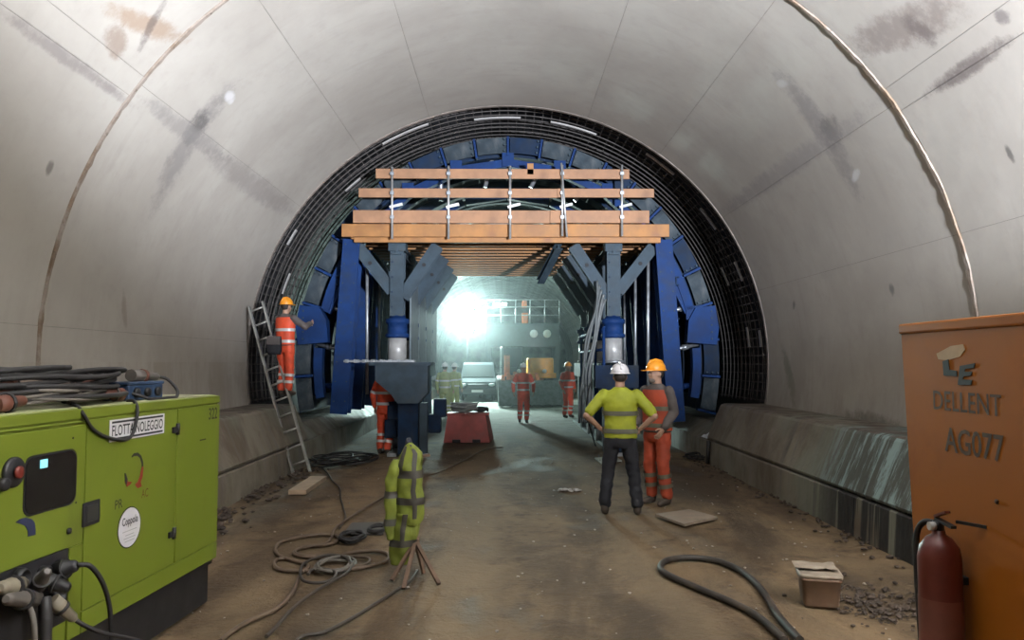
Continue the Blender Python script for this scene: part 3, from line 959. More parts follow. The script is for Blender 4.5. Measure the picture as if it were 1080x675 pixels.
def remesh(mb, vox, it=4, name='skin', wr=0.0):
    me = mb.mesh(name)
    o = bpy.data.objects.new('tmp', me)
    COL.objects.link(o)
    m = o.modifiers.new('r', 'REMESH')
    m.mode = 'VOXEL'
    m.voxel_size = vox
    m.use_smooth_shade = True
    s = o.modifiers.new('s', 'SMOOTH')
    s.iterations = it
    s.factor = 0.5
    dg = bpy.context.evaluated_depsgraph_get()
    out = bpy.data.meshes.new_from_object(o.evaluated_get(dg))
    bpy.data.objects.remove(o)
    bpy.data.meshes.remove(me)
    out.name = name
    if wr:
        nr_ = [n.vector.copy() for n in out.vertex_normals]
        for v in out.vertices:
            q = v.co.copy()
            f = mnoise.noise(Vector((q.x * 9, q.y * 9, q.z * 13 + len(out.vertices) % 17))) + 0.6 * mnoise.noise(Vector((q.x * 19, q.y * 19, q.z * 26)))
            v.co = q + nr_[v.index] * (wr * f)
        out.update()
    out.materials.clear()
    return out

def hand(mb, w, d, n, r=1.0, curl=0.35):
    """palm and five fingers: w wrist, d pointing direction, n palm normal"""
    d = Vector(d).normalized()
    n = Vector(n)
    n = (n - d * n.dot(d)).normalized()
    s = d.cross(n)
    w = Vector(w)
    fin = MB()
    pc = w + d * 0.05
    rot = Matrix((s, d, n)).transposed()
    mb.ell(pc, (0.042 * r, 0.055 * r, 0.018 * r), 10, rot)
    for i, (off, L) in enumerate(((-0.031, 0.062), (-0.010, 0.075), (0.011, 0.070), (0.031, 0.055))):
        b = w + d * 0.088 + s * off
        p1 = b + d * (L * 0.5) + n * (L * 0.12 * curl * 3)
        p2 = p1 + (d * math.cos(curl * 2) + n * math.sin(curl * 2)) * (L * 0.5)
        fin.tap(b - d * 0.02, 0.0100 * r, p1, 0.0090 * r, 8)
        fin.tap(p1, 0.0090 * r, p2, 0.0075 * r, 8)
    b = w + d * 0.03 - s * 0.034
    p1 = b + (d * 0.6 - s * 0.7 + n * 0.3).normalized() * 0.038
    p2 = p1 + (d * 0.9 - s * 0.2 + n * 0.4).normalized() * 0.03
    fin.tap(b, 0.012 * r, p1, 0.0105 * r, 8)
    fin.tap(p1, 0.0105 * r, p2, 0.0085 * r, 8)
    return fin

def person(label, loc, face, h=1.76, vox=0.016, group=None, jacket=HIVO, trousers=HIVO, sleeve='long', vest=None, helmet=HELO, boots=BOOT,
           elb=None, wri=None, knee=None, ank=None, bands=REFL, leg_bands=True, arm_bands=True, hunch=0.0, head_turn=0.0, wide=1.0, beard=False):
    """local frame: the person faces -y, x to their left; heights for 1.76 m"""
    o = thing('person', label, 'person', loc, R(face), group)
    k = h / 1.76
    o.scale = (k, k, k)
    V = Vector
    elb = [V(e) for e in (elb or ((0.27, 0.03, 1.15), (-0.27, 0.03, 1.15)))]
    wri = [V(e) for e in (wri or ((0.28, -0.06, 0.91), (-0.28, -0.06, 0.91)))]
    knee = [V(e) for e in (knee or ((0.11, -0.03, 0.50), (-0.11, -0.03, 0.50)))]
    ank = [V(e) for e in (ank or ((0.12, 0.02, 0.09), (-0.12, 0.02, 0.09)))]
    hip = [V((0.095, 0.0, 0.91)), V((-0.095, 0.0, 0.91))]
    sho = [V((0.195, hunch * -0.5, 1.425)), V((-0.195, hunch * -0.5, 1.425))]
    hy = -0.02 - hunch
    hd = V((0, hy, 1.635))
    tr = Matrix.Rotation(R(head_turn), 3, 'Z')
    def H(x, y, z):
        return hd + tr @ V((x, y, z))
    # body: one continuous surface from head to ankles
    b = MB()
    b.ell(H(0, 0.01, 0.01), (0.074, 0.092, 0.112), 16, tr)
    b.ell(H(0, -0.030, -0.062), (0.054, 0.060, 0.058), 14, tr)
    b.ell(H(0, -0.094, -0.022), (0.013, 0.020, 0.024), 8, tr)
    b.ell(H(0, -0.078, 0.022), (0.048, 0.016, 0.012), 8, tr)
    b.ell(H(0, -0.080, -0.088), (0.022, 0.016, 0.016), 8, tr)
    for s in (-1, 1):
        b.ell(H(0.076 * s, 0.012, -0.012), (0.012, 0.021, 0.032), 8, tr)
        b.ell(H(0.034 * s, -0.066, -0.030), (0.026, 0.022, 0.024), 8, tr)
    b.tap((0, hunch * -0.3 + 0.01, 1.44), 0.066, hd + V((0, 0.015, -0.06)), 0.056)
    b.loft([(0, 0, 0.84, 0.14, 0.10), (0, 0, 0.95, 0.155, 0.11), (0, 0.005, 1.08, 0.14, 0.10), (0, 0, 1.22, 0.155, 0.11), (0, -hunch * 0.3, 1.34, 0.165, 0.11), (0, -hunch * 0.5, 1.43, 0.14, 0.085), (0, -hunch * 0.5, 1.47, 0.06, 0.05)])
    fins = []
    for i, s in ((0, 1), (1, -1)):
        b.tap(sho[i] + V((-0.02 * s, 0, -0.03)), 0.050, elb[i], 0.042)
        b.tap(elb[i], 0.044, wri[i], 0.028)
        d = (wri[i] - elb[i]).normalized()
        fins.append(hand(b, wri[i], d, V((-s, 0, 0)) if abs(d.x) < 0.7 else V((0, -1, 0))))
        b.tap(hip[i], 0.085, knee[i], 0.058)
        b.tap(knee[i], 0.056, ank[i] + V((0, 0.02, 0.06)), 0.04)
        b.tap(ank[i] + V((0, 0.02, 0.06)), 0.04, ank[i], 0.042)
    me = remesh(b, vox, 2, 'body')
    bm = bmesh.new()
    bm.from_mesh(me)
    for f in fins:
        vs = [bm.verts.new(v) for v in f.v]
        for q in f.f:
            bm.faces.new([vs[i] for i in q]).smooth = True
    bm.to_mesh(me)
    bm.free()
    body = link('body', me, SKIN, o, True)
    # eyes, mouth
    for s in (-1, 1):
        MB().ell(H(0.030 * s, -0.082, 0.004), (0.012, 0.008, 0.007), 8, tr).build('eye', EYEW, body, True)
    MB().ell(H(0, -0.089, -0.060), (0.022, 0.008, 0.006), 8, tr).build('mouth', LIP, body, True)
    MB().ell(H(0, 0.026, 0.012), (0.079, 0.084, 0.098), 14, tr).build('hair', HAIR, body, True)
    if beard:
        MB().ell(H(0, -0.050, -0.085), (0.050, 0.048, 0.040), 12, tr).build('beard', mat('grey_beard', (0.16, 0.13, 0.11), 0.8), body, True)
    # trousers
    t = MB()
    t.loft([(0, 0, 0.79, 0.15 * wide, 0.115), (0, 0, 0.88, 0.175 * wide, 0.13), (0, 0, 0.98, 0.168 * wide, 0.122), (0, 0, 1.05, 0.16 * wide, 0.115)])
    for i in (0, 1):
        t.tap(hip[i] + V((0, 0, -0.03)), 0.102, knee[i], 0.079)
        t.tap(knee[i], 0.079, ank[i] + V((0, 0.01, 0.05)), 0.074)
    link('trousers', remesh(t, vox * 1.1, 3, 'trousers', 0.011), trousers, o, True)
    # jacket or shirt
    rings = [(0, 0, 0.90, 0.186 * wide, 0.138), (0, 0, 1.00, 0.180 * wide, 0.134), (0, 0.004, 1.12, 0.176 * wide, 0.130), (0, 0, 1.24, 0.190 * wide, 0.136),
             (0, -hunch * 0.3, 1.34, 0.200 * wide, 0.136), (0, -hunch * 0.5, 1.415, 0.205, 0.112), (0, -hunch * 0.5, 1.452, 0.165, 0.098), (0, -hunch * 0.5 + 0.005, 1.485, 0.10, 0.084), (0, -hunch * 0.6 + 0.005, 1.505, 0.078, 0.075)]
    j = MB()
    j.loft(rings)
    for i in (0, 1):
        if sleeve == 'short':
            m = sho[i].lerp(elb[i], 0.80)
            j.tap(sho[i] + V((0, 0, -0.012)), 0.073, m, 0.069)
        else:
            j.tap(sho[i] + V((0, 0, -0.012)), 0.070, elb[i], 0.062)
            j.tap(elb[i], 0.062, wri[i].lerp(elb[i], 0.1), 0.050)
    link('jacket', remesh(j, vox * 1.1, 3, 'jacket', 0.007), jacket, o, True)
    def ring_at(z, g):
        for (a, q) in zip(rings[:-1], rings[1:]):
            if a[2] <= z <= q[2]:
                f = (z - a[2]) / (q[2] - a[2])
                return (0, a[1] + (q[1] - a[1]) * f, z, a[3] + (q[3] - a[3]) * f + g, a[4] + (q[4] - a[4]) * f + g)
    if vest is not None:
        zs = [0.93, 1.0, 1.1, 1.2, 1.3, 1.38, 1.43]
        MB().loft([ring_at(z, 0.012) for z in zs], 24, False).build('vest', vest, o, True)
    if bands is not None:
        for z in (0.99, 1.20):
            MB().loft([ring_at(z - 0.027, 0.016), ring_at(z + 0.027, 0.016)], 24, False).build('reflective_band', bands, o, True)
        if sleeve != 'short' and arm_bands:
            for i in (0, 1):
                a, c = sho[i].lerp(elb[i], 0.72), sho[i].lerp(elb[i], 0.90)
                MB().tube([a, c], 0.074, 12, cap=False).build('reflective_band', bands, o, True)
        if leg_bands:
            for i in (0, 1):
                A = ank[i] + V((0, 0.01, 0.05))
                for t0 in (0.28, 0.62):
                    MB().tube([knee[i].lerp(A, t0), knee[i].lerp(A, t0 + 0.14)], 0.088, 14, cap=False).build('reflective_band', bands, o, True)
    # boots
    for i in (0, 1):
        z0 = ank[i].z - 0.09
        q = MB()
        a = ank[i]
        q.tap((a.x, a.y + 0.02, z0 + 0.05), 0.046, (a.x * 1.08, a.y - 0.13, z0 + 0.040), 0.042)
        q.tap((a.x, a.y + 0.02, z0 + 0.06), 0.050, (a.x, a.y + 0.015, z0 + 0.17), 0.055)
        me = remesh(q, vox, 2, 'boot')
        for v in me.vertices:
            v.co.z = max(v.co.z, z0)
        link('boot', me, boots, o, True)
    # helmet
    if helmet is not None:
        c = H(0, 0.005, 0.035)
        hm = MB()
        pr = [(0.112, 0.0), (0.116, 0.012), (0.112, 0.045), (0.098, 0.080), (0.072, 0.108), (0.035, 0.122), (0.006, 0.126)]
        hm.lathe((0, 0, 0), pr, 22)
        hm.tube([(0, -0.115, 0.05), (0, -0.07, 0.118), (0, 0, 0.135), (0, 0.07, 0.118), (0, 0.115, 0.05)], [0.010, 0.014, 0.016, 0.014, 0.010], 8)
        hm.v = [c + tr @ Vector((v.x * 0.95, v.y * 1.12, v.z)) for v in hm.v]
        he = hm.build('helmet', helmet, o, True)
        br = MB()
        br.lathe((0, 0, 0), [(0.110, -0.002), (0.128, -0.004), (0.130, 0.003), (0.112, 0.012)], 22)
        br.prism([Vector((0.095 * math.cos(R(a)), -0.06 - 0.125 * math.sin(R(a)), -0.004)) for a in range(0, 181, 15)], (0, 0, 0.008))
        br.v = [c + tr @ Vector((v.x * 0.95, v.y * 1.12, v.z)) for v in br.v]
        br.build('helmet_brim', helmet, o, True)
    return o

def stand(px, py):
    g = G(px, py)
    return (g.x, g.y, gz(g.x, g.y))

# man with his back to us, hands on hips
m1 = person('man with back turned, yellow short sleeved hi-vis shirt, white helmet, hands on hips', stand(655, 541), 172, 1.77, 0.012,
            jacket=HIVY, trousers=BLACKC, sleeve='short', helmet=HELW, boots=BOOT, bands=REFLD, leg_bands=False, head_turn=6,
            elb=((0.40, 0.11, 1.17), (-0.40, 0.11, 1.17)), wri=((0.235, 0.0, 1.01), (-0.235, 0.0, 1.01)),
            knee=((0.15, -0.02, 0.50), (-0.15, -0.02, 0.50)), ank=((0.19, 0.02, 0.09), (-0.19, 0.02, 0.09)), wide=1.08)
# bearded man beside him
m2 = person('man in orange work suit and orange helmet talking beside the yellow shirted man', stand(694, 531), -52, 1.80, 0.012,
            jacket=GREYC, vest=HIVOD, trousers=HIVOD, helmet=HELO, bands=REFLD, head_turn=-18, arm_bands=False, beard=True,
            elb=((0.25, 0.03, 1.16), (-0.27, 0.02, 1.16)), wri=((0.21, -0.13, 0.96), (-0.23, -0.12, 0.97)), wide=1.1)
# walking man in the middle
person('man in orange suit walking towards us in the middle of the roadway', stand(552, 446), 4, 1.74, 0.018,
       jacket=HIVO, trousers=HIVO, helmet=HELW, knee=((0.10, -0.10, 0.50), (-0.10, 0.0, 0.50)), ank=((0.09, -0.06, 0.09), (-0.10, 0.10, 0.10)),
       elb=((0.31, 0.05, 1.16), (-0.31, 0.05, 1.16)), wri=((0.30, -0.06, 0.93), (-0.30, -0.06, 0.93)))
person('man in orange suit and orange helmet standing right of the walking man', stand(599, 440), 35, 1.78, 0.018,
       jacket=HIVO, trousers=HIVO, helmet=HELO, wri=((0.22, -0.10, 0.94), (-0.26, -0.08, 0.92)))
person('person in pale yellow hi-vis suit seen from behind, left of the van', stand(469, 440), 165, 1.76, 0.018,
       jacket=HIVYW, trousers=HIVYW, helmet=HELW)
person('person in yellow hi-vis half hidden behind another, beside the van', stand(479, 436), 150, 1.74, 0.02,
       jacket=HIVYW, trousers=HIVYW, helmet=HELW)
person('man in orange suit whose head is hidden behind the gantry drive housing', (-2.32, 15.05, gz(-2.32, 15.05)), 160, 1.76, 0.016,
       jacket=HIVO, trousers=HIVO, helmet=HELO, hunch=0.05, ank=((0.10, 0.02, 0.09), (-0.08, 0.05, 0.09)))

# ladder and the man on it
lb = Vector((-3.22, 12.3, 0.0))
lt = P(270, 321, 13.1)
lad = thing('ladder', 'grey aluminium ladder leaning against the rebar ring on the left', 'ladder', lb)
ax = (lt - lb).normalized()
sd = ax.cross(Vector((0, 1, 0))).normalized()
sd = Vector((1.0, -0.12, 0.0)).normalized()
sd = (sd - ax * sd.dot(ax)).normalized()
ALU = mat('ladder_aluminium', (0.40, 0.40, 0.37), 0.45, 0.5, var=0.2, dirt=(0.22, 0.19, 0.15), dirt_amt=0.5)
for s in (-1, 1):
    MB().bar(lb + sd * (0.135 * s), lt + sd * (0.125 * s), 0.03, 0.075, up=sd.cross(ax)).build('stile', ALU, lad)
L = (lt - lb).length
nr = int(L / 0.28)
for q in range(nr):
    c = lb + ax * (0.2 + 0.28 * q)
    MB().cyl(c - sd * 0.13, c + sd * 0.13, 0.017, 8).build('rung', ALU, lad)
foot = lb + ax * 1.40
p_l = P(301, 417, 12.78)
m8 = person('man in orange suit and orange helmet standing on the ladder', (p_l.x, 12.72, p_l.z), 150, 1.60, 0.016,
            jacket=GREYC, vest=HIVO, trousers=HIVO, helmet=HELO, arm_bands=False,
            elb=((0.30, -0.22, 1.28), (-0.30, -0.20, 1.26)), wri=((0.26, -0.42, 1.36), (-0.22, -0.42, 1.34)),
            knee=((0.10, -0.06, 0.50), (-0.10, -0.03, 0.50)), ank=((0.09, -0.02, 0.09), (-0.09, -0.02, 0.09)))
bag = thing('tool_pouch', 'dark tool pouch hanging at the waist of the man on the ladder', 'pouch', (p_l.x - 0.12, 12.52, p_l.z + 0.68))
MB().loft([(-0.14, 0, 0, 0.10, 0.05), (-0.14, 0, 0.06, 0.12, 0.06), (-0.14, 0, 0.26, 0.115, 0.055), (-0.14, 0, 0.30, 0.11, 0.04)], 16, pw=3.5).shift((0.14, 0, 0)).build('pouch_body', BLACKC, bag, True)
MB().box((-0.11, -0.068, 0.16), (0.11, -0.052, 0.30), 0.006).build('flap', GREYC, bag, True)
# ---------------------------------------------------------------- green generator on the left
GREEN = mat('generator_green', (0.125, 0.16, 0.015), 0.42, var=0.06, scale=3, dirt=(0.105, 0.13, 0.018), dirt_amt=0.3)
BLK = mat('black_paint', (0.012, 0.012, 0.013), 0.5)
RUB = mat('black_rubber', (0.016, 0.015, 0.015), 0.6)
WHITE = mat('white_sticker', (0.66, 0.65, 0.66), 0.5, var=0.04)
INK = mat('black_ink', (0.015, 0.015, 0.016), 0.6)
REDP = mat('red_print', (0.20, 0.02, 0.012), 0.6)
GREYP = mat('grey_plastic', (0.085, 0.075, 0.065), 0.5, dirt=(0.08, 0.06, 0.05), dirt_amt=0.5)
g_ang = math.atan2(1.0, 0.076)
gen = thing('generator', 'bright green rental generator set with black base on the left', 'generator', (-2.15, 5.8, 0.0), g_ang)
GM = Matrix.Translation(gen.location) @ Matrix.Rotation(g_ang, 4, 'Z')
GI = GM.inverted()
def on_face(inv, px, py, y=0.0):
    o = inv @ CLOC
    d = inv.to_3x3() @ ray(px, py)
    t = (y - o.y) / d.y
    q = o + d * t
    return q.x, q.z
def gf(px, py):
    return on_face(GI, px, py)
GL, GH, GD = -3.4, 1.55, 1.15
# steel base skid
MB().box((GL, 0.05, 0.02), (-0.02, GD - 0.05, 0.34), 0.01).build('base_skid', BLK, gen, True)
MB().box((GL, 0.03, 0.30), (-0.01, GD - 0.03, 0.34)).build('base_flange', BLK, gen, True)
# canopy with recess for the sockets
xr, zr = gf(73, 578)          # right edge of the socket recess
xt, zt_ = gf(0, 586)
zr0, zr1 = 0.45, gf(73, 578)[1]
mb = MB()
x_door_r, x_door_l = gf(186, 500)[0], gf(90, 500)[0]
mb.box((GL, 0.012, 0.34), (0, GD, GH), 0.012)
canopy = mb.build('canopy', GREEN, gen, True)
ROOF = mat('dusty_roof', (0.33, 0.36, 0.17), 0.7, var=0.2, dirt=(0.26, 0.23, 0.18), dirt_amt=0.6)
MB().box((GL, 0.03, GH), (-0.02, GD - 0.02, GH + 0.006)).build('roof_dust_sheet', ROOF, gen, True)
ztop = gf(235, 425)[1]
zlow = 0.46
def panel(x0, x1, z0, z1, nm, m=GREEN, th=0.012, bev=0.004):
    return MB().box((x0, -0.0005, z0), (x1, th, z1), bev).build(nm, m, gen, True)
gp_ = 0.005
panel(x_door_r + gp_, 0.0, zlow, ztop - gp_, 'end_panel')
door = panel(x_door_l + gp_, x_door_r - gp_, zlow, ztop - gp_, 'door')
panel(GL, 0.0, ztop + gp_, GH - 0.002, 'top_strip')
panel(x_door_l - 0.0 + gp_, 0.0, 0.342, zlow - gp_, 'bottom_strip')
zc1 = gf(73, 460)[1]
panel(GL, x_door_l - gp_, zc1 + 0.06, ztop - gp_, 'upper_panel')
ctl = panel(GL, x_door_l - gp_, zr1 + 0.005, zc1 + 0.05, 'control_panel')
panel(xr + 0.004, x_door_l - gp_, 0.342, zr1 - 0.003, 'lower_panel')
# socket recess
MB().box((GL, 0.004, zr0), (xr, 0.016, zr1), 0.003).build('socket_recess', BLK, gen, True)
# hinges, latch
for (px, py) in ((185, 453), (181, 563)):
    x, z = gf(px, py)
    MB().box((x - 0.05, -0.016, z - 0.02), (x + 0.0, 0.0, z + 0.02), 0.004).build('hinge', BLK, gen, True)
    MB().cyl((x + 0.012, -0.012, z - 0.035), (x + 0.012, -0.012, z + 0.04), 0.013, 10).build('hinge_pin', BLK, gen, True)
x, z = gf(95, 541)
lt_ = MB().box((x - 0.075, -0.012, z - 0.065), (x + 0.075, 0.0, z + 0.065), 0.006).build('door_latch', BLK, gen, True)
MB().box((x - 0.05, -0.016, z - 0.045), (x + 0.05, -0.008, z + 0.045), 0.004).build('latch_pull', mat('latch_grey', (0.03, 0.03, 0.028), 0.4), gen, True)
# FLOTTA NOLEGGIO sign
xa, za = gf(116, 458); xb, zb_ = gf(172, 453)
sx0, sx1 = gf(115, 458)[0], gf(172.5, 452)[0]
sz1, sz0 = gf(172.5, 436)[1], gf(172.5, 456.5)[1]
MB().box((sx0, -0.004, sz0), (sx1, -0.0005, sz1)).build('name_plate', WHITE, gen, True)
cx, cz = (sx0 + sx1) / 2, (sz0 + sz1) / 2
w_, h_ = sx1 - sx0, sz1 - sz0
for zz in (sz0 + h_ * 0.12, sz1 - h_ * 0.12):
    MB().box((sx0 + 0.02, -0.0055, zz - 0.006), (sx1 - 0.02, -0.004, zz + 0.006)).build('plate_line', INK, gen, True)
lettering('FLOTTA NOLEGGIO', gen, cx, cz, w_ * 0.93, h_ * 0.50, INK, -0.0052, bold=0.012)
# 322
x, z = gf(224.5, 436)
lettering('322', gen, x, z, 0.135, 0.085, INK, -0.002, bold=0.008)
x, z = gf(213.5, 464)
MB().box((x - 0.04, -0.002, z - 0.003), (x + 0.05, -0.0005, z + 0.006)).build('small_mark', INK, gen, True)
# hooked arrow emblem
pix = [(138.5, 482), (141, 479.5), (145, 479), (148, 482), (149.8, 488), (150, 495), (148, 503), (146.5, 510)]
pts = [gf(*q) for q in pix]
wd = [0.005, 0.009, 0.010, 0.010, 0.010, 0.011, 0.013, 0.012]
mb = MB()
vs = []
for i, (a, b) in enumerate(pts):
    p, q = pts[max(i - 1, 0)], pts[min(i + 1, len(pts) - 1)]
    d = Vector((q[0] - p[0], q[1] - p[1])).normalized()
    vs += [(a - d.y * wd[i], -0.002, b + d.x * wd[i]), (a + d.y * wd[i], -0.002, b - d.x * wd[i])]
mb.add(vs, [(2 * i, 2 * i + 1, 2 * i + 3, 2 * i + 2) for i in range(len(pts) - 1)])
mb.build('emblem_hook', INK, gen, True)
def flat(pix, m, nm, y=-0.003, par=None):
    ps = [gf(*q) for q in pix]
    return MB().prism([(a, y, b) for a, b in ps], (0, 0.002, 0)).build(nm, m, gen, True)
flat([(149.5, 492), (151, 492), (150, 503), (148, 508), (149, 513), (145, 515), (142, 511), (145, 508), (147, 503)], REDP, 'emblem_arrow')
flat([(131.5, 500), (133.5, 503), (134.5, 508), (139, 508), (137, 511), (133.5, 513.5), (131.5, 509)], REDP, 'emblem_arrow')
flat([(131, 499), (132, 499), (134, 505), (133, 512), (131.5, 508)], INK, 'emblem_hook', -0.0035)
x, z = gf(125, 531.5)
lettering('PR', gen, x, z, 0.075, 0.052, INK, -0.002)
x, z = gf(152.5, 520)
lettering('AC', gen, x, z, 0.075, 0.052, mat('worn_ink', (0.10, 0.03, 0.015), 0.6), -0.002)
# round sticker
x, z = gf(136, 556)
r_ = 0.118
st = MB().lathe((x, -0.003, z), [(r_ + 0.004, 0.002), (r_ + 0.004, 0.0), (0.001, -0.0002)], 36, 'y', False).build('round_sticker_rim', INK, gen, True)
MB().lathe((x, -0.0045, z), [(r_ - 0.003, 0.002), (r_ - 0.003, 0.0), (0.001, -0.0002)], 36, 'y', False).build('round_sticker', WHITE, gen, True)
lettering('Coppola', gen, x, z + 0.035, 0.165, 0.062, INK, -0.0065, bold=0.006)
PALE = mat('pale_ink', (0.42, 0.43, 0.42), 0.6)
for dz, w in ((-0.018, 0.15), (-0.042, 0.09), (-0.06, 0.12), (-0.078, 0.10)):
    MB().box((x - w / 2, -0.0062, z + dz - 0.0025), (x + w / 2, -0.0050, z + dz + 0.0025)).build('small_print_line', PALE, gen, True)
# control window with lit display
x0, z1 = gf(27, 484); x1, z0 = gf(78, 532)
z1 = gf(60, 478)[1]; z0 = gf(50, 537)[1]
GLASS = mat('smoked_window', (0.012, 0.011, 0.010), 0.2)
def rrect(x0, z0, x1, z1, r, y, th, m, nm):
    pts = []
    for cx_, cz_, a0_ in ((x1 - r, z1 - r, 0), (x0 + r, z1 - r, 90), (x0 + r, z0 + r, 180), (x1 - r, z0 + r, 270)):
        pts += [(cx_ + r * math.cos(R(a0_ + q * 15)), y, cz_ + r * math.sin(R(a0_ + q * 15))) for q in range(7)]
    return MB().prism(pts, (0, th, 0)).build(nm, m, gen, True)
rrect(x0, z0, x1, z1, 0.05, -0.007, 0.007, GLASS, 'control_window')
rrect(x0 - 0.01, z0 - 0.01, x1 + 0.01, z1 + 0.01, 0.055, -0.004, 0.004, BLK, 'window_gasket')
x, z = gf(44.5, 489)
MB().box((x - 0.026, -0.011, z - 0.021), (x + 0.026, -0.0075, z + 0.021)).build('display', emit('display_cyan', (0.30, 0.85, 0.95), 0.55), gen, True)
# emergency stop
x, z = gf(13, 498)
MB().lathe((x, 0.0, z), [(0.072, 0.0), (0.072, -0.012), (0.06, -0.02), (0.03, -0.02)], 24, 'y').build('stop_collar', BLK, gen, True)
MB().lathe((x, -0.015, z), [(0.02, 0.0), (0.02, -0.01), (0.030, -0.013), (0.030, -0.024), (0.02, -0.029), (0.001, -0.030)], 20, 'y').build('stop_button', mat('stop_red', (0.12, 0.016, 0.01), 0.4), gen, True)
x, z = gf(0, 511)
MB().lathe((x, 0.0, z), [(0.03, 0.0), (0.03, -0.03), (0.02, -0.035)], 14, 'y').build('key_switch', BLK, gen, True)
# crescent emblem (dark quarter ring with pale tail)
flat([(16, 551), (20, 547.5), (26, 546), (32, 547), (36, 551), (37, 558), (37, 564), (29, 566), (29, 560), (26, 554.5), (21, 552.5)], mat('navy_print', (0.02, 0.025, 0.06), 0.5), 'crescent_emblem')
x, z = gf(72, 560)
MB().lathe((x, 0.0, z), [(0.016, 0.0), (0.016, -0.012), (0.008, -0.014)], 10, 'y').build('lock', BLK, gen, True)
for px, py in ((77, 462), (80, 530), (76, 475), (80, 500)):
    x, z = gf(px, py)
    MB().lathe((x, 0.0, z), [(0.006, 0.0), (0.006, -0.003), (0.002, -0.004)], 8, 'y').build('rivet', BLK, gen, True)
# sockets in the recess
for px, py in ((20, 610), (45, 607), (62, 600), (30, 634), (58, 628)):
    x, z = gf(px, py)
    MB().lathe((x, 0.01, z), [(0.05, 0.0), (0.05, -0.03), (0.042, -0.045), (0.036, -0.045), (0.03, -0.02)], 16, 'y').build('socket', BLK, gen, True)

def GW(px, py, out):
    """a point standing 'out' metres in front of the generator face at a pixel"""
    o = GI @ CLOC
    d = GI.to_3x3() @ ray(px, py)
    t = (-out - o.y) / d.y
    return GM @ (o + d * t)
def plug(pa, pb, r, m, label, nm='cable_plug', ring=None):
    a, b = Vector(pa), Vector(pb)
    t = thing(nm, label, 'plug', a)
    ax_ = (b - a)
    mb = MB().tube([a, a + ax_ * 0.45, a + ax_ * 0.47, a + ax_ * 0.9, b], [r, r, r * 0.82, r * 0.66, r * 0.35], 12)
    mb.build('plug_body', m, t)
    MB().tube([a + ax_ * 0.36, a + ax_ * 0.36 + ax_ * 0.10], [r * 1.14, r * 1.14], 12).build('plug_ring', ring or RUB, t)
    return t
IVORY = mat('dirty_ivory', (0.20, 0.175, 0.125), 0.55, dirt=(0.12, 0.09, 0.06), dirt_amt=0.5)
plug(GW(60, 602, 0.03), GW(82, 596, 0.14), 0.045, BLK, 'upper black plug in the generator socket recess')
plug(GW(48, 612, 0.03), GW(74, 621, 0.14), 0.042, BLK, 'lower black plug in the generator socket recess')
plug(GW(55, 633, 0.10), GW(80, 654, 0.17), 0.036, IVORY, 'pale ivory plug under the generator sockets')
plug(GW(40, 618, 0.08), GW(50, 602, 0.20), 0.036, GREYP, 'grey plug pointing up at the generator sockets')
plug(GW(36, 632, 0.06), GW(6, 632, 0.22), 0.042, GREYP, 'large grey plug lying level at the generator sockets')
plug(GW(20, 618, 0.03), GW(0, 620, 0.16), 0.045, IVORY, 'round ivory plug at the left photo edge on the generator')
def cable(pts, r, m, label, n=7, seg=8, group=None, nm='cable'):
    return tag(MB().tube(smooth_path(pts, n), r, seg).build(nm, m), label, 'cable', group)
BROWNC = mat('brown_cable', (0.135, 0.095, 0.068), 0.7, dirt=(0.24, 0.19, 0.14), dirt_amt=0.5)
GREYC2 = mat('grey_cable', (0.12, 0.108, 0.09), 0.6, dirt=(0.08, 0.07, 0.06), dirt_amt=0.4)
cable([GW(82, 596, 0.14), GW(95, 597, 0.18), GW(107, 612, 0.2), GW(114, 632, 0.2), GW(117, 655, 0.2), GW(118, 690, 0.2)], 0.013, RUB, 'black cable looping from the upper generator plug')
cable([GW(80, 654, 0.17), GW(90, 660, 0.2), GW(110, 668, 0.24), GW(150, 677, 0.3), GW(175, 690, 0.3)], 0.011, RUB, 'black cable from the ivory plug along the generator base')
cable([GW(28, 636, 0.10), GW(33, 645, 0.14), GW(36, 660, 0.16), GW(37, 685, 0.16)], 0.013, GREYC2, 'grey cable hanging below the generator sockets')
cable([GW(47, 630, 0.10), GW(48, 650, 0.12), GW(47, 690, 0.12)], 0.030, RUB, 'thick black cable hanging below the generator sockets')

# ---------------------------------------------------------------- things lying on top of the generator
def GT(px, out, z=GH + 0.006):
    """point on the generator roof: photo column px, 'out' metres back from the front edge"""
    x = on_face(GI, px, 430, out)[0]
    return GM @ Vector((x, out, z))
def coil(center, rx, ry, turns, r, m, label, rot=0.0, wob=0.02, dz=0.6, group=None, ends=None, nm='cable_coil', cat='cable coil'):
    pts = []
    nn = int(turns * 22)
    for i in range(nn + 1):
        t = 2 * PI * turns * i / nn
        k = 1 + wob * 6 * math.sin(1.7 * t + turns) + wob * 4 * math.sin(0.61 * t)
        x, y = rx * k * math.cos(t), ry * k * math.sin(t)
        z = r + dz * r * (t / (2 * PI)) + wob * 0.4 * (1 + math.sin(2.3 * t))
        pts.append(Vector(center) + Vector((x * math.cos(rot) - y * math.sin(rot), x * math.sin(rot) + y * math.cos(rot), z)))
    if ends:
        pts += [Vector(e) for e in ends]
    return tag(MB().tube(smooth_path(pts, 2), r, 7).build(nm, m), label, cat, group)
coil(GT(35, 0.34), 0.22, 0.62, 11, 0.015, RUB, 'thick black cable coil on the generator roof', g_ang - PI / 2, 0.035, 1.05)
coil(GT(52, 0.22), 0.13, 0.40, 5, 0.010, GREYC2, 'grey cable coil resting against the black coil on the generator roof', g_ang - PI / 2, 0.03, 1.3)
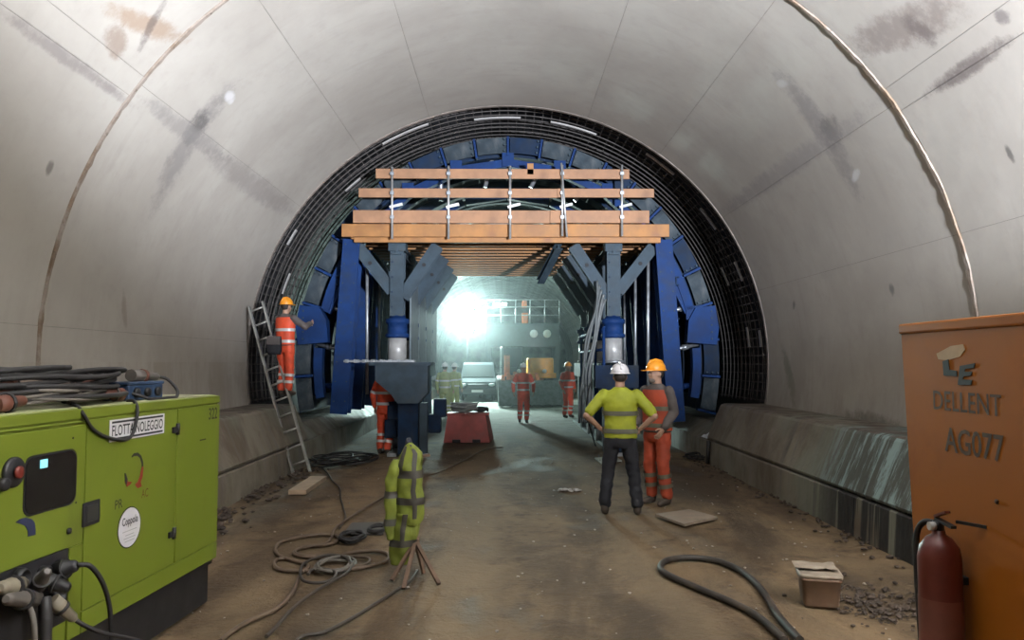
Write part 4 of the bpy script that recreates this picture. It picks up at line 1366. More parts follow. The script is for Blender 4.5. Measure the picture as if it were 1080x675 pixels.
cable([GT(66, 0.2, GH + 0.03), GT(80, 0.06, GH + 0.015), GW(88, 437, 0.01), GW(96, 450, 0.012), GW(106, 458, 0.015), GW(120, 463, 0.015), GW(135, 463, 0.015), GW(142, 452, 0.015), GW(145, 432, 0.015), GT(141, 0.03, GH + 0.012), GT(134, 0.08, GH + 0.012)], 0.010, RUB, 'black cable drooping across the white name plate of the generator')
coil(GT(20, 0.55), 0.20, 0.35, 6, 0.013, BROWNC, 'brown cable coil at the back of the generator roof', g_ang - PI / 2, 0.03, 1.5)
def roof_plug(px, back, px2, back2, z, r, m, label, ring=None):
    plug(GT(px, back, GH + z), GT(px2, back2, GH + z + 0.01), r, m, label, ring=ring)
RUST = mat('rusty_red', (0.11, 0.036, 0.02), 0.6, dirt=(0.05, 0.03, 0.02), dirt_amt=0.5)
roof_plug(-6, 0.08, 26, 0.08, 0.05, 0.042, RUST, 'rust red plug at the front edge of the generator roof')
roof_plug(2, 0.3, 14, 0.32, 0.14, 0.055, RUST, 'fat rust red connector at the left end of the cable coils', ring=GREYP)
roof_plug(72, 0.16, 86, 0.30, 0.075, 0.046, IVORY, 'ivory round plug among the cables on the generator roof', ring=RUST)
roof_plug(112, 0.22, 96, 0.30, 0.085, 0.048, BLK, 'black plug left of the blue box on the generator roof', ring=RUB)
roof_plug(128, 0.14, 108, 0.18, 0.05, 0.040, RUST, 'brown plug in front of the blue box on the generator roof', ring=GREYP)
roof_plug(100, 0.40, 110, 0.5, 0.17, 0.03, BLK, 'small black plug tilted on the generator roof')
# blue socket box with a plug lying across it
bx0 = on_face(GI, 135, 420, 0.12)[0]; bx1 = on_face(GI, 172, 420, 0.12)[0]
bb = thing('socket_box', 'blue plastic socket box on the generator roof', 'socket box', GM @ Vector(((bx0 + bx1) / 2, 0.2, GH + 0.006)), g_ang)
hw = (bx1 - bx0) / 2
BLUEP = mat('blue_plastic', (0.018, 0.04, 0.085), 0.45, dirt=(0.05, 0.05, 0.05), dirt_amt=0.4)
MB().box((-hw, -0.08, 0), (hw, 0.10, 0.10), 0.012).build('box_body', BLUEP, bb, True)
MB().box((-hw - 0.005, -0.085, 0.098), (hw + 0.005, 0.105, 0.118), 0.006).build('box_lid', BLUEP, bb, True)
for q in (-0.6, 0.0, 0.6):
    MB().lathe((hw * q, -0.08, 0.05), [(0.03, 0.0), (0.03, -0.02), (0.022, -0.022)], 14, 'y').build('socket', BLK, bb, True)
plug(GT(137, 0.2, GH + 0.165), GT(166, 0.2, GH + 0.15), 0.040, GREYP, 'grey plug lying on the lid of the blue socket box', ring=RUST)
cable([GT(166, 0.2, GH + 0.15), GT(176, 0.16, GH + 0.13), GT(186, 0.10, GH + 0.06), GT(186, 0.05, GH + 0.015), GT(178, 0.04, GH + 0.012), GT(160, 0.05, GH + 0.012), GT(146, 0.09, GH + 0.04), GT(132, 0.16, GH + 0.06)], 0.011, RUB, 'black cable looping off the blue socket box')
cable([GT(80, 0.3, GH + 0.09), GT(90, 0.3, GH + 0.13), GT(104, 0.28, GH + 0.13), GT(118, 0.25, GH + 0.10), GT(126, 0.2, GH + 0.06)], 0.010, RUST, 'rust brown cable arching over the generator roof plugs')

# ---------------------------------------------------------------- orange cabinet on the right
c0, c1 = Vector((1.90, 3.6, 0)), Vector((1.887, 2.75, 0))
c_ang = math.atan2((c1 - c0).y, (c1 - c0).x)
ORANGE = mat('cabinet_orange', (0.285, 0.088, 0.006), 0.55, var=0.06, scale=2, dirt=(0.23, 0.068, 0.006), dirt_amt=0.35, spec=0.25)
cab = thing('equipment_cabinet', 'tall orange metal equipment cabinet standing at the right edge', 'cabinet', (c0.x, c0.y, 0), c_ang)
CM = Matrix.Translation(cab.location) @ Matrix.Rotation(c_ang, 4, 'Z')
CI = CM.inverted()
def cf(px, py):
    return on_face(CI, px, py)
CH = cf(953, 348)[1]
LX0 = cf(970, 560)[0]
# slightly leaning left edge as in the photograph
mb = MB().prism([(0.0, 0.0, CH - 0.02), (1.5, 0.0, CH - 0.02), (1.5, 0.0, 0.06), (0.12, 0.0, 0.06)], (0, 0.75, 0))
mb.build('cabinet_body', ORANGE, cab, True)
MB().box((0.0 - 0.008, -0.012, CH - 0.02), (1.5, 0.77, CH + 0.028), 0.01).build('cabinet_roof', ORANGE, cab, True)
MB().box((0.15, 0.05, 0.0), (1.45, 0.7, 0.06)).build('plinth', BLK, cab, True)
x, z = cf(1018, 424.5)
w_ = cf(1054, 430)[0] - cf(983, 424)[0]
h_ = abs(cf(1018, 434)[1] - cf(1018, 414)[1])
DINK = mat('brown_ink', (0.055, 0.028, 0.012), 0.6)
lettering('DELLENT', cab, x, z, w_, 0.082, DINK, -0.002, bold=0.004)
x, z = cf(1026, 468)
w2 = cf(1057, 470)[0] - cf(995, 465)[0]
lettering('AG077', cab, x, z, w2, 0.105, DINK, -0.002, bold=0.012)
# worn logo: pale patch with two black stencil letters
def cflat(pix, m, nm, y):
    return MB().prism([(a, y, b) for a, b in (cf(*q) for q in pix)], (0, 0.002, 0)).build(nm, m, cab, True)
cflat([(988, 373), (1003, 365), (1016, 363), (1018, 369), (1013, 376), (1000, 380), (990, 379)], mat('worn_white', (0.46, 0.33, 0.20), 0.7), 'worn_patch', -0.002)
cflat([(995, 381), (1001, 379), (1002, 390), (1010, 391), (1010, 397), (996, 396)], INK, 'logo_letter', -0.004)
cflat([(1013, 386), (1029, 383), (1028, 388), (1019, 389), (1018, 392), (1026, 392), (1025, 396), (1017, 397), (1016, 400), (1026, 401), (1025, 406), (1011, 406)], INK, 'logo_letter', -0.004)
x, z = cf(1052, 529)
MB().lathe((x, 0.0, z), [(0.009, 0.0), (0.009, -0.006), (0.004, -0.008)], 10, 'y').build('screw', DINK, cab, True)
# fire extinguisher hung in front of the cabinet
ex0, ez0 = on_face(CI, 990, 562, -0.10)
ext = thing('fire_extinguisher', 'dark red fire extinguisher hanging on the orange cabinet', 'fire extinguisher', CM @ Vector((ex0, -0.10, 0.42)), c_ang)
EXR = mat('extinguisher_red', (0.10, 0.016, 0.010), 0.4, var=0.15, dirt=(0.05, 0.012, 0.008), dirt_amt=0.4)
et = ez0 - 0.42
MB().lathe((0, 0, 0), [(0.055, 0.0), (0.078, 0.015), (0.082, 0.04), (0.082, et - 0.10), (0.074, et - 0.055), (0.05, et - 0.02), (0.026, et - 0.004), (0.024, et + 0.012)], 24).build('cylinder', EXR, ext, True)
hd_ = MB().cyl((0, 0, et + 0.005), (0, 0, et + 0.05), 0.022, 12).build('valve_body', BLK, ext, True)
MB().bar((-0.01, 0, et + 0.055), (0.11, 0, et + 0.045), 0.022, 0.012).build('carry_handle', BLK, ext, True)
MB().bar((-0.015, 0, et + 0.065), (0.07, 0, et + 0.098), 0.022, 0.01).build('squeeze_lever', EXR, ext, True)
MB().cyl((0.01, -0.02, et + 0.03), (0.01, -0.045, et + 0.03), 0.017, 12).build('pressure_gauge', mat('gauge', (0.4, 0.4, 0.38), 0.3), ext, True)
MB().tube(smooth_path([(-0.015, 0, et + 0.035), (-0.07, -0.02, et + 0.03), (-0.115, -0.03, et - 0.03), (-0.125, -0.03, et - 0.18), (-0.11, -0.03, et - 0.38), (-0.095, -0.03, 0.0)], 8), 0.0125, 10).build('discharge_hose', RUB, ext, True)
MB().tube([(-0.095, -0.03, 0.0), (-0.09, -0.03, -0.1)], [0.014, 0.024], 10).build('nozzle', RUB, ext, True)
MB().loft([(0, 0, et * 0.30, 0.0835, 0.0835), (0, 0, et * 0.62, 0.0835, 0.0835)], 24, False).build('instruction_label', mat('faded_label', (0.16, 0.05, 0.035), 0.5), ext, True)
MB().box((-0.03, 0.06, et * 0.7), (0.03, 0.11, et * 0.7 + 0.03)).build('bracket', BLK, ext, True)
x, z = cf(1002, 545)
MB().bar((ex0 + 0.06, -0.06, z + 0.01), (ex0 + 0.16, 0.0, z + 0.01), 0.012, 0.012).build('bracket_arm', BLK, cab, True)

# ---------------------------------------------------------------- hi-vis jacket on a tripod stand
sb_ = G(438, 604)
stnd = thing('tripod_stand', 'rusty steel tripod stand under the hung hi-vis jacket', 'stand', (sb_.x, sb_.y, 0))
RUSTY = mat('rusty_steel', (0.14, 0.085, 0.055), 0.7, 0.2, var=0.3, dirt=(0.07, 0.045, 0.03), dirt_amt=0.5)
hub = Vector((sb_.x, sb_.y, 0.27))
MB().tube([hub - Vector((0, 0, 0.05)), hub + Vector((0.0, 0, 0.78))], 0.020, 10).build('pole', RUSTY, stnd)
MB().cyl(hub - Vector((0, 0, 0.05)), hub + Vector((0, 0, 0.04)), 0.034, 12).build('hub', RUSTY, stnd)
for px, py in ((413, 613), (425.5, 622), (463, 617), (447, 606)):
    g = G(px, py)
    MB().bar(hub, Vector((g.x, g.y, 0.008)), 0.032, 0.022).build('leg', RUSTY, stnd)
MB().bar(hub + Vector((-0.13, 0, 0.70)), hub + Vector((0.12, 0, 0.73)), 0.025, 0.025).build('crossbar', RUSTY, stnd)
# jacket: torso sheet hung by one shoulder, a sleeve at the left and a skirt below
YJ = hub.y
JY = mat('hivis_lime_dirty', (0.165, 0.20, 0.022), 0.75, var=0.2, scale=8, dirt=(0.07, 0.08, 0.018), dirt_amt=0.45, bump=0.25)
JS = mat('tape_dark', (0.042, 0.038, 0.032), 0.5, var=0.2)
def jr(py, xl, xr, d, yoff=0.0):
    a, b = P(xl, py, YJ), P(xr, py, YJ)
    return ((a.x + b.x) / 2, YJ + yoff, a.z, (b.x - a.x) / 2, d)
torso = [jr(464, 429, 432.5, 0.012), jr(468, 427.5, 436.5, 0.045), jr(472, 426, 441, 0.065), jr(477, 423.5, 445, 0.08), jr(484, 419.5, 446.5, 0.09), jr(492, 417.5, 445.5, 0.095), jr(505, 417, 446, 0.105), jr(520, 418, 446.5, 0.10), jr(535, 419, 447, 0.10), jr(548, 419, 446, 0.10), jr(553, 420, 443, 0.09)]
skirt = [jr(540, 418, 443, 0.085), jr(552, 416, 443, 0.09), jr(565, 413, 441, 0.085), jr(578, 411, 438, 0.075), jr(588, 411, 434, 0.06), jr(595, 412, 430, 0.045)]
sleeve_ = [jr(484, 417, 424, 0.03, -0.03), jr(492, 411, 424, 0.055, -0.03), jr(505, 407, 421, 0.06, -0.03), jr(525, 406.5, 420, 0.058, -0.03), jr(545, 406, 418, 0.055, -0.03), jr(560, 406.5, 418, 0.05, -0.03), jr(568, 408, 417, 0.04, -0.03)]
jk = thing('work_jacket', 'lime yellow hi-vis jacket with dark stripes hung over the tripod stand', 'jacket', (hub.x, YJ, 0.2))
def cloth(rings, nm, parent, seg=28, amp=0.017, seed=0):
    rs = smooth_path([Vector((r[0], r[2], 0)) for r in rings], 4)
    full = []
    for (a, b) in zip(rings[:-1], rings[1:]):
        for q in range(4):
            f = q / 4
            full.append(tuple(a[i] + (b[i] - a[i]) * f for i in range(5)))
    full.append(rings[-1])
    mb = MB().loft(full, seg)
    mb.v = [v + Vector((amp * mnoise.noise(v * 9 + Vector((seed, 0, 0))), amp * 1.6 * mnoise.noise(v * 11 + Vector((0, seed, 0))), 0)) for v in mb.v]
    return mb.build(nm, JY, parent), full
def band(full, z0, z1, nm, parent, amp=0.017, seed=0, g=0.006, ang=None, m=None):
    def at(z):
        for a, b in zip(full[:-1], full[1:]):
            lo, hi = min(a[2], b[2]), max(a[2], b[2])
            if lo <= z <= hi:
                f = (z - a[2]) / (b[2] - a[2])
                return tuple(a[i] + (b[i] - a[i]) * f for i in range(5))
        return full[-1] if z < full[-1][2] else full[0]
    n = 8
    rows_ = [at(z0 + (z1 - z0) * k / n) for k in range(n + 1)]
    a0, a1 = ang if ang else (0, 360)
    seg = 28 if not ang else 6
    vs, fs = [], []
    for r in rows_:
        for k in range(seg + 1):
            a = R(a0 + (a1 - a0) * k / seg)
            v = Vector((r[0] + (r[3]) * math.cos(a), r[1] + (r[4]) * math.sin(a), r[2]))
            v += Vector((amp * mnoise.noise(v * 9 + Vector((seed, 0, 0))), amp * 1.6 * mnoise.noise(v * 11 + Vector((0, seed, 0))), 0))
            v += Vector((math.cos(a), math.sin(a), 0)) * g
            vs.append(v)
    for j_ in range(n):
        for k in range(seg):
            fs.append((j_ * (seg + 1) + k, j_ * (seg + 1) + k + 1, (j_ + 1) * (seg + 1) + k + 1, (j_ + 1) * (seg + 1) + k))
    return MB().add(vs, fs, True).build(nm, m or JS, parent)
tb_, tf_ = cloth(torso, 'jacket_body', jk, seed=1)
sk_, sf_ = cloth(skirt, 'jacket_tail', jk, seed=5)
sl_, lf_ = cloth(sleeve_, 'sleeve', jk, seed=9)
zz = lambda py: P(430, py, YJ).z
band(tf_, zz(503), zz(495), 'stripe', tb_, seed=1)
band(tf_, zz(531), zz(523.5), 'stripe', tb_, seed=1)
band(tf_, zz(545), zz(468), 'stripe', tb_, seed=1, ang=(283, 303))
band(tf_, zz(499), zz(470), 'stripe', tb_, seed=1, ang=(225, 250))
band(sf_, zz(575), zz(568), 'stripe', sk_, seed=5)
band(sf_, zz(568), zz(540), 'stripe', sk_, seed=5, ang=(255, 277))
band(lf_, zz(524), zz(517), 'stripe', sl_, seed=9)
band(lf_, zz(553), zz(546), 'stripe', sl_, seed=9)
# stand-up collar
MB().loft([jr(470, 427, 436, 0.05), jr(464, 428, 434, 0.045), jr(462, 429, 433, 0.03)], 18).build('collar', mat('collar_navy', (0.02, 0.022, 0.035), 0.8), jk)

# ---------------------------------------------------------------- hoses and cables on the ground
def gpts(lst, sx, ox, oy, z):
    out = []
    for q in lst:
        g = G(ox + q[0] / sx, oy + q[1] / sx)
        out.append(Vector((g.x, g.y, max(0.0, gz(g.x, g.y)) + z)))
    return out
HOSEB = mat('muddy_hose', (0.115, 0.078, 0.050), 0.6, var=0.25, dirt=(0.055, 0.04, 0.03), dirt_amt=0.4)
HOSED = mat('dark_hose', (0.045, 0.036, 0.028), 0.6, dirt=(0.09, 0.065, 0.045), dirt_amt=0.4)
def ground(lst, r, m, label, sx=3.294, ox=220, oy=470, lift=0.0, nm='hose', cat='hose', seg=8):
    return tag(MB().tube(smooth_path(gpts(lst, sx, ox, oy, r + lift), 7), r, seg).build(nm, m), label, cat)
ground([(40, 690), (75, 660), (140, 618), (235, 576), (290, 520), (318, 455), (345, 425), (300, 408), (250, 392), (232, 368), (250, 342), (310, 325), (380, 316), (440, 318), (450, 335), (415, 350), (350, 358),
        (305, 370), (300, 385), (350, 395), (430, 398), (490, 380), (560, 372), (610, 378), (626, 392), (610, 412), (550, 428), (500, 435), (430, 440), (330, 443), (255, 440), (228, 422), (240, 402), (280, 398)],
       0.017, HOSEB, 'muddy brown hose lying in wide loose loops on the floor')
ground([(200, 690), (230, 660), (290, 592), (360, 535), (430, 492), (480, 462), (495, 430), (470, 405), (420, 398), (370, 410), (330, 430), (318, 460), (330, 490), (380, 498), (430, 485), (440, 460), (400, 448), (360, 450), (345, 468)],
       0.013, HOSED, 'thin dark hose running from the loops to the camera', lift=0.035)
ground([(300, 690), (330, 668), (400, 655), (500, 605), (580, 555), (650, 510), (700, 476), (725, 440)],
       0.013, HOSED, 'dark cable running from the tripod stand towards the camera', nm='cable', cat='cable')
ground([(1022, 10), (960, 18), (880, 60), (800, 98), (740, 112), (690, 138), (610, 185), (540, 225), (480, 265), (440, 295), (425, 330), (400, 352), (330, 362), (300, 378), (330, 392), (420, 392), (480, 395), (540, 398), (560, 408), (540, 425), (480, 430)],
       0.014, HOSEB, 'long brown hose crossing the floor behind the jacket', lift=0.012)
ground([(390, 75), (415, 100), (430, 125), (455, 150), (458, 185), (468, 220), (475, 255), (455, 290)],
       0.012, HOSED, 'thin dark cable from the cable tangle by the left kerb', nm='cable', cat='cable')
def gcoil(px, py, rx, ry, turns, r, m, label, **kw):
    g = G(px, py)
    return coil((g.x, g.y, max(0.0, gz(g.x, g.y))), rx, ry, turns, r, m, label, **kw)
gcoil(353, 600, 0.15, 0.23, 4, 0.013, GREYC2, 'grey cable coil inside the loose hose loops', wob=0.02)
gcoil(371, 570, 0.115, 0.19, 5, 0.014, RUB, 'black cable coil lying behind the hose loops', wob=0.015)
gcoil(397.5, 561, 0.085, 0.16, 3, 0.016, RUB, 'small black hose ring beside the jacket', wob=0.008)
gcoil(361, 488, 0.42, 0.62, 9, 0.013, RUB, 'tangle of black cable on the floor by the left kerb', wob=0.06, nm='cable_tangle', cat='cable')
# dark flat plate behind the ring
g0, g1 = G(362, 565), G(404, 552)
tag(MB().prism([(g0.x, g0.y, 0.004), (G(404, 565).x, g0.y + 0.02, 0.004), (g1.x, g1.y, 0.004), (G(371, 553).x, g1.y - 0.05, 0.004)], (0, 0, 0.016)).build('steel_plate', mat('dark_plate', (0.07, 0.065, 0.06), 0.6)), 'thin dark steel plate lying behind the hose loops', 'plate')
# thick black hose loop on the right
ground([(530, 430), (510, 410), (430, 340), (330, 285), (200, 230), (100, 185), (60, 155), (80, 125), (150, 113), (250, 120), (340, 150), (410, 200), (460, 260), (505, 335), (570, 410), (590, 430)],
       0.027, mat('thick_hose', (0.03, 0.026, 0.022), 0.6, dirt=(0.08, 0.06, 0.042), dirt_amt=0.5), 'thick dark hose bent in a long loop on the right floor', 3.6, 680, 560, seg=10)
cable([G(633, 487) + Vector((0, 0, 0.012)), G(628, 470) + Vector((0, 0, 0.012)), P(622, 450, 13.2), P(618, 430, 14.0), P(622, 405, 14.7)], 0.016, RUB, 'black cable hanging to the floor left of the yellow shirted man')

# ---------------------------------------------------------------- loose things on the ground
PINE = mat('loose_plank', (0.36, 0.26, 0.17), 0.7, var=0.15, dirt=(0.26, 0.19, 0.13), dirt_amt=0.4)
a, b = G(313.5, 522), G(336, 506.5)
tag(MB().bar(a + Vector((0, 0, 0.035)), b + Vector((0, 0, 0.035)), 0.24, 0.06).build('plank', PINE), 'pale wooden plank lying on the floor in front of the ladder', 'plank')
pc = G(725, 546)
q = [Vector(G(*p)) for p in ((691, 545), (727, 540), (757, 548), (722, 556))]
tag(MB().prism([(v.x, v.y, 0.006) for v in q], (0, 0, 0.028)).build('floor_board', mat('dusty_board', (0.26, 0.21, 0.155), 0.75, var=0.12, dirt=(0.17, 0.13, 0.095), dirt_amt=0.4)), 'square dusty board lying at the feet of the orange suited man', 'board')
q = [Vector(G(*p)) for p in ((627, 484), (648, 482), (656, 487), (634, 490))]
tag(MB().prism([(v.x, v.y, 0.004) for v in q], (0, 0, 0.02)).build('floor_board', mat('pale_board', (0.34, 0.36, 0.31), 0.7)), 'small pale board on the floor behind the yellow shirted man', 'board')
# timber edging along the right kerb
for (p0, p1, w) in (((899, 558), (937, 572), 0.07), ((938, 573), (966, 588), 0.09)):
    a, b = G(*p0), G(*p1)
    tag(MB().bar(a + Vector((-0.01, 0, 0.025)), b + Vector((-0.01, 0, 0.025)), w, 0.05).build('timber_edging', PINE), 'pale timber lath along the right kerb, %s piece' % ('farther' if p0[0] < 920 else 'nearer'), 'timber lath')
# square tub with crumpled lid
tb0 = G(869, 640)
tub = thing('tub', 'square brown plastic tub with a dusty lid on the right floor', 'tub', (tb0.x, tb0.y + 0.08, 0.0), R(-14))
TUB = mat('tub_brown', (0.17, 0.105, 0.065), 0.55, var=0.15, dirt=(0.24, 0.18, 0.13), dirt_amt=0.4)
LID = mat('lid_dusty', (0.30, 0.25, 0.19), 0.6, var=0.2, dirt=(0.22, 0.16, 0.11), dirt_amt=0.4)
MB().loft([(0, 0, 0.0, 0.118, 0.118), (0, 0, 0.02, 0.126, 0.126), (0, 0, 0.19, 0.140, 0.140), (0, 0, 0.195, 0.150, 0.150), (0, 0, 0.215, 0.150, 0.150)], 32, pw=7).build('tub_body', TUB, tub, True)
MB().loft([(0, 0, 0.216, 0.152, 0.152), (0, 0, 0.235, 0.156, 0.156), (0, 0, 0.245, 0.146, 0.146), (0, 0, 0.238, 0.135, 0.135)], 32, pw=7).build('tub_lid', LID, tub, True)
mb = MB()
nn = 9
vs = [(-0.17 + 0.30 * i / (nn - 1), -0.02 + 0.2 * j / (nn - 1), 0.262 + 0.016 * mnoise.noise(Vector((i * 0.6, j * 0.6, 2)))) for j in range(nn) for i in range(nn)]
mb.add(vs, [(j * nn + i, j * nn + i + 1, (j + 1) * nn + i + 1, (j + 1) * nn + i) for j in range(nn - 1) for i in range(nn - 1)])
mb.add([(v[0], v[1], v[2] - 0.006) for v in vs], [(j * nn + i, (j + 1) * nn + i, (j + 1) * nn + i + 1, j * nn + i + 1) for j in range(nn - 1) for i in range(nn - 1)])
mb.build('torn_wrapping', LID, tub, True)
# rubble
def rubble(label, n, fn, m, smin, smax):
    mb = MB()
    for _ in range(n):
        x, y = fn()
        s = random.uniform(smin, smax)
        bm = bmesh.new()
        bmesh.ops.create_icosphere(bm, subdivisions=1, radius=s)
        for v in bm.verts:
            v.co = Vector((v.co.x * random.uniform(0.7, 1.3), v.co.y * random.uniform(0.7, 1.3), v.co.z * random.uniform(0.4, 0.7)))
        mb.addbm(bm, False, Matrix.Translation((x, y, max(0, gz(x, y)) + s * 0.2)))
    o = mb.build('rubble', m)
    return tag(o, label, 'rubble', kind='stuff')
SOIL = mat('dark_soil', (0.065, 0.047, 0.035), 0.9, var=0.4)
CHIP = mat('pale_chips', (0.33, 0.285, 0.235), 0.85, var=0.3)
rubble('dark rubble along the foot of the left kerb', 170, lambda: (TX - KB + abs(random.gauss(0.12, 0.2)), random.uniform(7.6, 13.0)), SOIL, 0.012, 0.06)
gh = G(925, 640)
rubble('dark soil scattered beside the brown tub', 260, lambda: (gh.x + random.gauss(0.05, 0.22), gh.y + random.gauss(0, 0.28)), SOIL, 0.006, 0.028)
rubble('pale stone chips scattered over the floor', 420, lambda: (random.uniform(-3.2, 3.4), random.uniform(3.5, 16)), CHIP, 0.004, 0.016)
rubble('brown debris along the foot of the right kerb', 120, lambda: (TX + KB - abs(random.gauss(0.08, 0.14)), random.uniform(6.5, 14.0)), SOIL, 0.01, 0.035)
gh2 = G(598, 517)
rubble('little heap of white plaster crumbs on the roadway', 30, lambda: (gh2.x + random.gauss(0, 0.08), gh2.y + random.gauss(0, 0.05)), mat('plaster', (0.55, 0.53, 0.5), 0.8), 0.012, 0.035)
# ---------------------------------------------------------------- beyond the formwork
# red trapezoid barrier block with a hose coil on it
rb = G(493, 467)
bar_ = thing('barrier_block', 'faded red tapered barrier block on the roadway under the gantry', 'barrier', (rb.x, rb.y + 0.45, 0))
REDB = mat('faded_red', (0.36, 0.075, 0.06), 0.6, var=0.15, dirt=(0.22, 0.09, 0.075), dirt_amt=0.4)
mb = MB()
vs = [(-0.54, -0.42, 0.0), (0.50, -0.42, 0.0), (0.58, 0.45, 0.0), (-0.46, 0.45, 0.0), (-0.46, -0.26, 0.60), (0.40, -0.26, 0.60), (0.46, 0.34, 0.60), (-0.38, 0.34, 0.60)]
mb.add(vs, [(0, 3, 2, 1), (4, 5, 6, 7), (0, 1, 5, 4), (1, 2, 6, 5), (2, 3, 7, 6), (3, 0, 4, 7)])
mb.build('block_body', REDB, bar_, True)
MB().box((-0.49, -0.29, 0.60), (0.48, 0.37, 0.645), 0.01).build('top_rim', REDB, bar_, True)
for x in (-0.25, 0.2):
    MB().box((x - 0.09, -0.44, 0.0), (x + 0.09, -0.40, 0.07)).build('fork_slot', BLK, bar_, True)
coil((rb.x - 0.08, rb.y + 0.45, 0.645), 0.26, 0.22, 7, 0.022, mat('pale_hose', (0.30, 0.31, 0.29), 0.6), 'pale grey hose coil on the red barrier block', 0, 0.03, 1.2)
coil((rb.x + 0.30, rb.y + 0.55, 0.645), 0.14, 0.20, 3, 0.025, RUB, 'black hose coil at the edge of the red barrier block', 0, 0.02, 1.0)

# dark van facing us
vb = G(505, 421)
van = thing('van', 'dark blue grey van parked under the far floodlight facing us', 'van', (vb.x, 35.0, 0))
VP = mat('van_paint', (0.02, 0.026, 0.03), 0.8, 0.0, spec=0.1, var=0.08)
VG = mat('van_glass', (0.012, 0.016, 0.018), 0.7, spec=0.1)
mb = MB()
prof = [(0.0, 0.30), (-0.02, 0.62), (0.10, 0.88), (0.75, 1.06), (1.35, 1.68), (1.7, 1.80), (4.3, 1.80), (4.5, 1.6), (4.55, 0.32)]
hwid = 0.84
for sgn in (-1, 1):
    pass
n = len(prof)
def vw(z):
    return hwid * (1.0 if z < 1.0 else 1.0 - 0.16 * (z - 1.0) / 0.8)
vs = [(s * vw(z), y, z) for s in (-1, 1) for (y, z) in prof]
fs = [(i, (i + 1) % n, n + (i + 1) % n, n + i)[::-1] for i in range(n)] + [tuple(range(n)), tuple(range(n, 2 * n))[::-1]]
mb.add(vs, fs)
mb.build('van_body', VP, van, True)
MB().prism([(-0.70, 0.80, 1.10), (0.70, 0.80, 1.10), (0.62, 1.33, 1.65), (-0.62, 1.33, 1.65)], (0, -0.03, 0.012)).build('windscreen', VG, van, True)
MB().box((-0.86, -0.07, 0.34), (0.86, 0.1, 0.58), 0.03).build('bumper', mat('bumper_grey', (0.03, 0.03, 0.032), 0.6), van, True)
MB().box((-0.45, -0.05, 0.64), (0.45, 0.06, 0.80), 0.02).build('grille', BLK, van, True)
MB().box((-0.26, -0.085, 0.42), (0.26, -0.06, 0.53)).build('number_plate', WHITE, van, True)
for s in (-1, 1):
    MB().ell((s * 0.66, 0.04, 0.76), (0.15, 0.10, 0.08), 12).build('headlight', mat('headlamp', (0.55, 0.58, 0.6), 0.15), van, True)
    MB().box((s * 0.98 - 0.1, 0.85, 1.08), (s * 0.98 + 0.1, 0.95, 1.28), 0.03).build('mirror', BLK, van, True)
    for y in (0.8, 3.7):
        MB().lathe((s * 0.74 - 0.1, y, 0.31), [(0.2, 0.0), (0.31, 0.02), (0.31, 0.18), (0.2, 0.2)], 20, 'x').build('wheel', RUB, van, True)

# light tower behind the van
tw = thing('light_tower', 'mobile floodlight tower shining brightly behind the van', 'light tower', (FLOOD.x, FLOOD.y, 0))
MB().box((-0.6, 0.0, 0.35), (0.6, 1.4, 1.2), 0.04).build('tower_body', mat('tower_grey', (0.25, 0.26, 0.25), 0.5), tw, True)
MB().tube([(0, 0.3, 1.2), (0, 0.3, 3.7)], 0.05, 10).build('mast', MAT['steel'], tw, True)
LAMPM = emit('lamp_glass', (0.86, 1.0, 0.97), 220.0)
MB().tube([(0.85 * math.cos(R(a)), 0.30, 4.10 + 0.85 * math.sin(R(a))) for a in range(0, 360, 15)], 0.03, 8, closed=True).build('lamp_ring', MAT['steel'], tw, True)
MB().bar((0, 0.32, 3.6), (0, 0.32, 4.95), 0.06, 0.06).build('lamp_bar', MAT['steel'], tw, True)
for n_, rr in ((1, 0.0), (6, 0.36), (11, 0.70)):  # heads spread over a disc to imitate the lamp's round bloom
    for q in range(n_):
        a = 2 * PI * q / n_ + 0.3
        c = Vector((rr * math.cos(a), 0.2, 4.10 + rr * math.sin(a)))
        MB().lathe(c, [(0.10, 0.14), (0.165, 0.0), (0.172, -0.02)], 18, 'y').build('lamp_head', BLK, tw, True)
        MB().lathe(c, [(0.158, -0.012), (0.155, -0.022), (0.001, -0.03)], 18, 'y').build('lamp_glass', LAMPM, tw, True)
for s in (-1, 1):
    MB().lathe((s * 0.65 - 0.08, 0.7, 0.3), [(0.2, 0), (0.3, 0.02), (0.3, 0.14), (0.2, 0.16)], 18, 'x').build('wheel', RUB, tw, True)
FLOOD_Z = 4.06

# wheel loader with grey bucket towards us
ld = thing('wheel_loader', 'orange wheel loader with a wide grey bucket facing us', 'wheel loader', (1.10, 31.0, 0), R(4))
YEL = mat('loader_yellow', (0.78, 0.33, 0.02), 0.45, var=0.1)
ORG = mat('loader_orange', (0.62, 0.15, 0.03), 0.5, var=0.15)
BKT = mat('bucket_steel', (0.17, 0.18, 0.18), 0.5, 0.3, var=0.3)
mb = MB()
bp = [(-0.55, 0.04), (-0.62, 0.10), (-0.10, 0.78), (0.10, 1.06), (0.18, 1.0), (0.16, 0.25), (0.02, 0.05)]
vs = [(x, y, z) for x in (-1.32, 1.28) for (y, z) in bp]
n = len(bp)
mb.add(vs, [(i, n + i, n + (i + 1) % n, (i + 1) % n)[::-1] for i in range(n)] + [tuple(range(n))[::-1], tuple(range(n, 2 * n))])
mb.build('bucket', BKT, ld, True)
for k in range(7):
    x = -1.2 + 0.4 * k
    MB().prism([(x - 0.05, -0.55, 0.03), (x + 0.05, -0.55, 0.03), (x + 0.03, -0.74, 0.03), (x - 0.03, -0.74, 0.03)], (0, 0, 0.05)).build('bucket_tooth', BKT, ld, True)
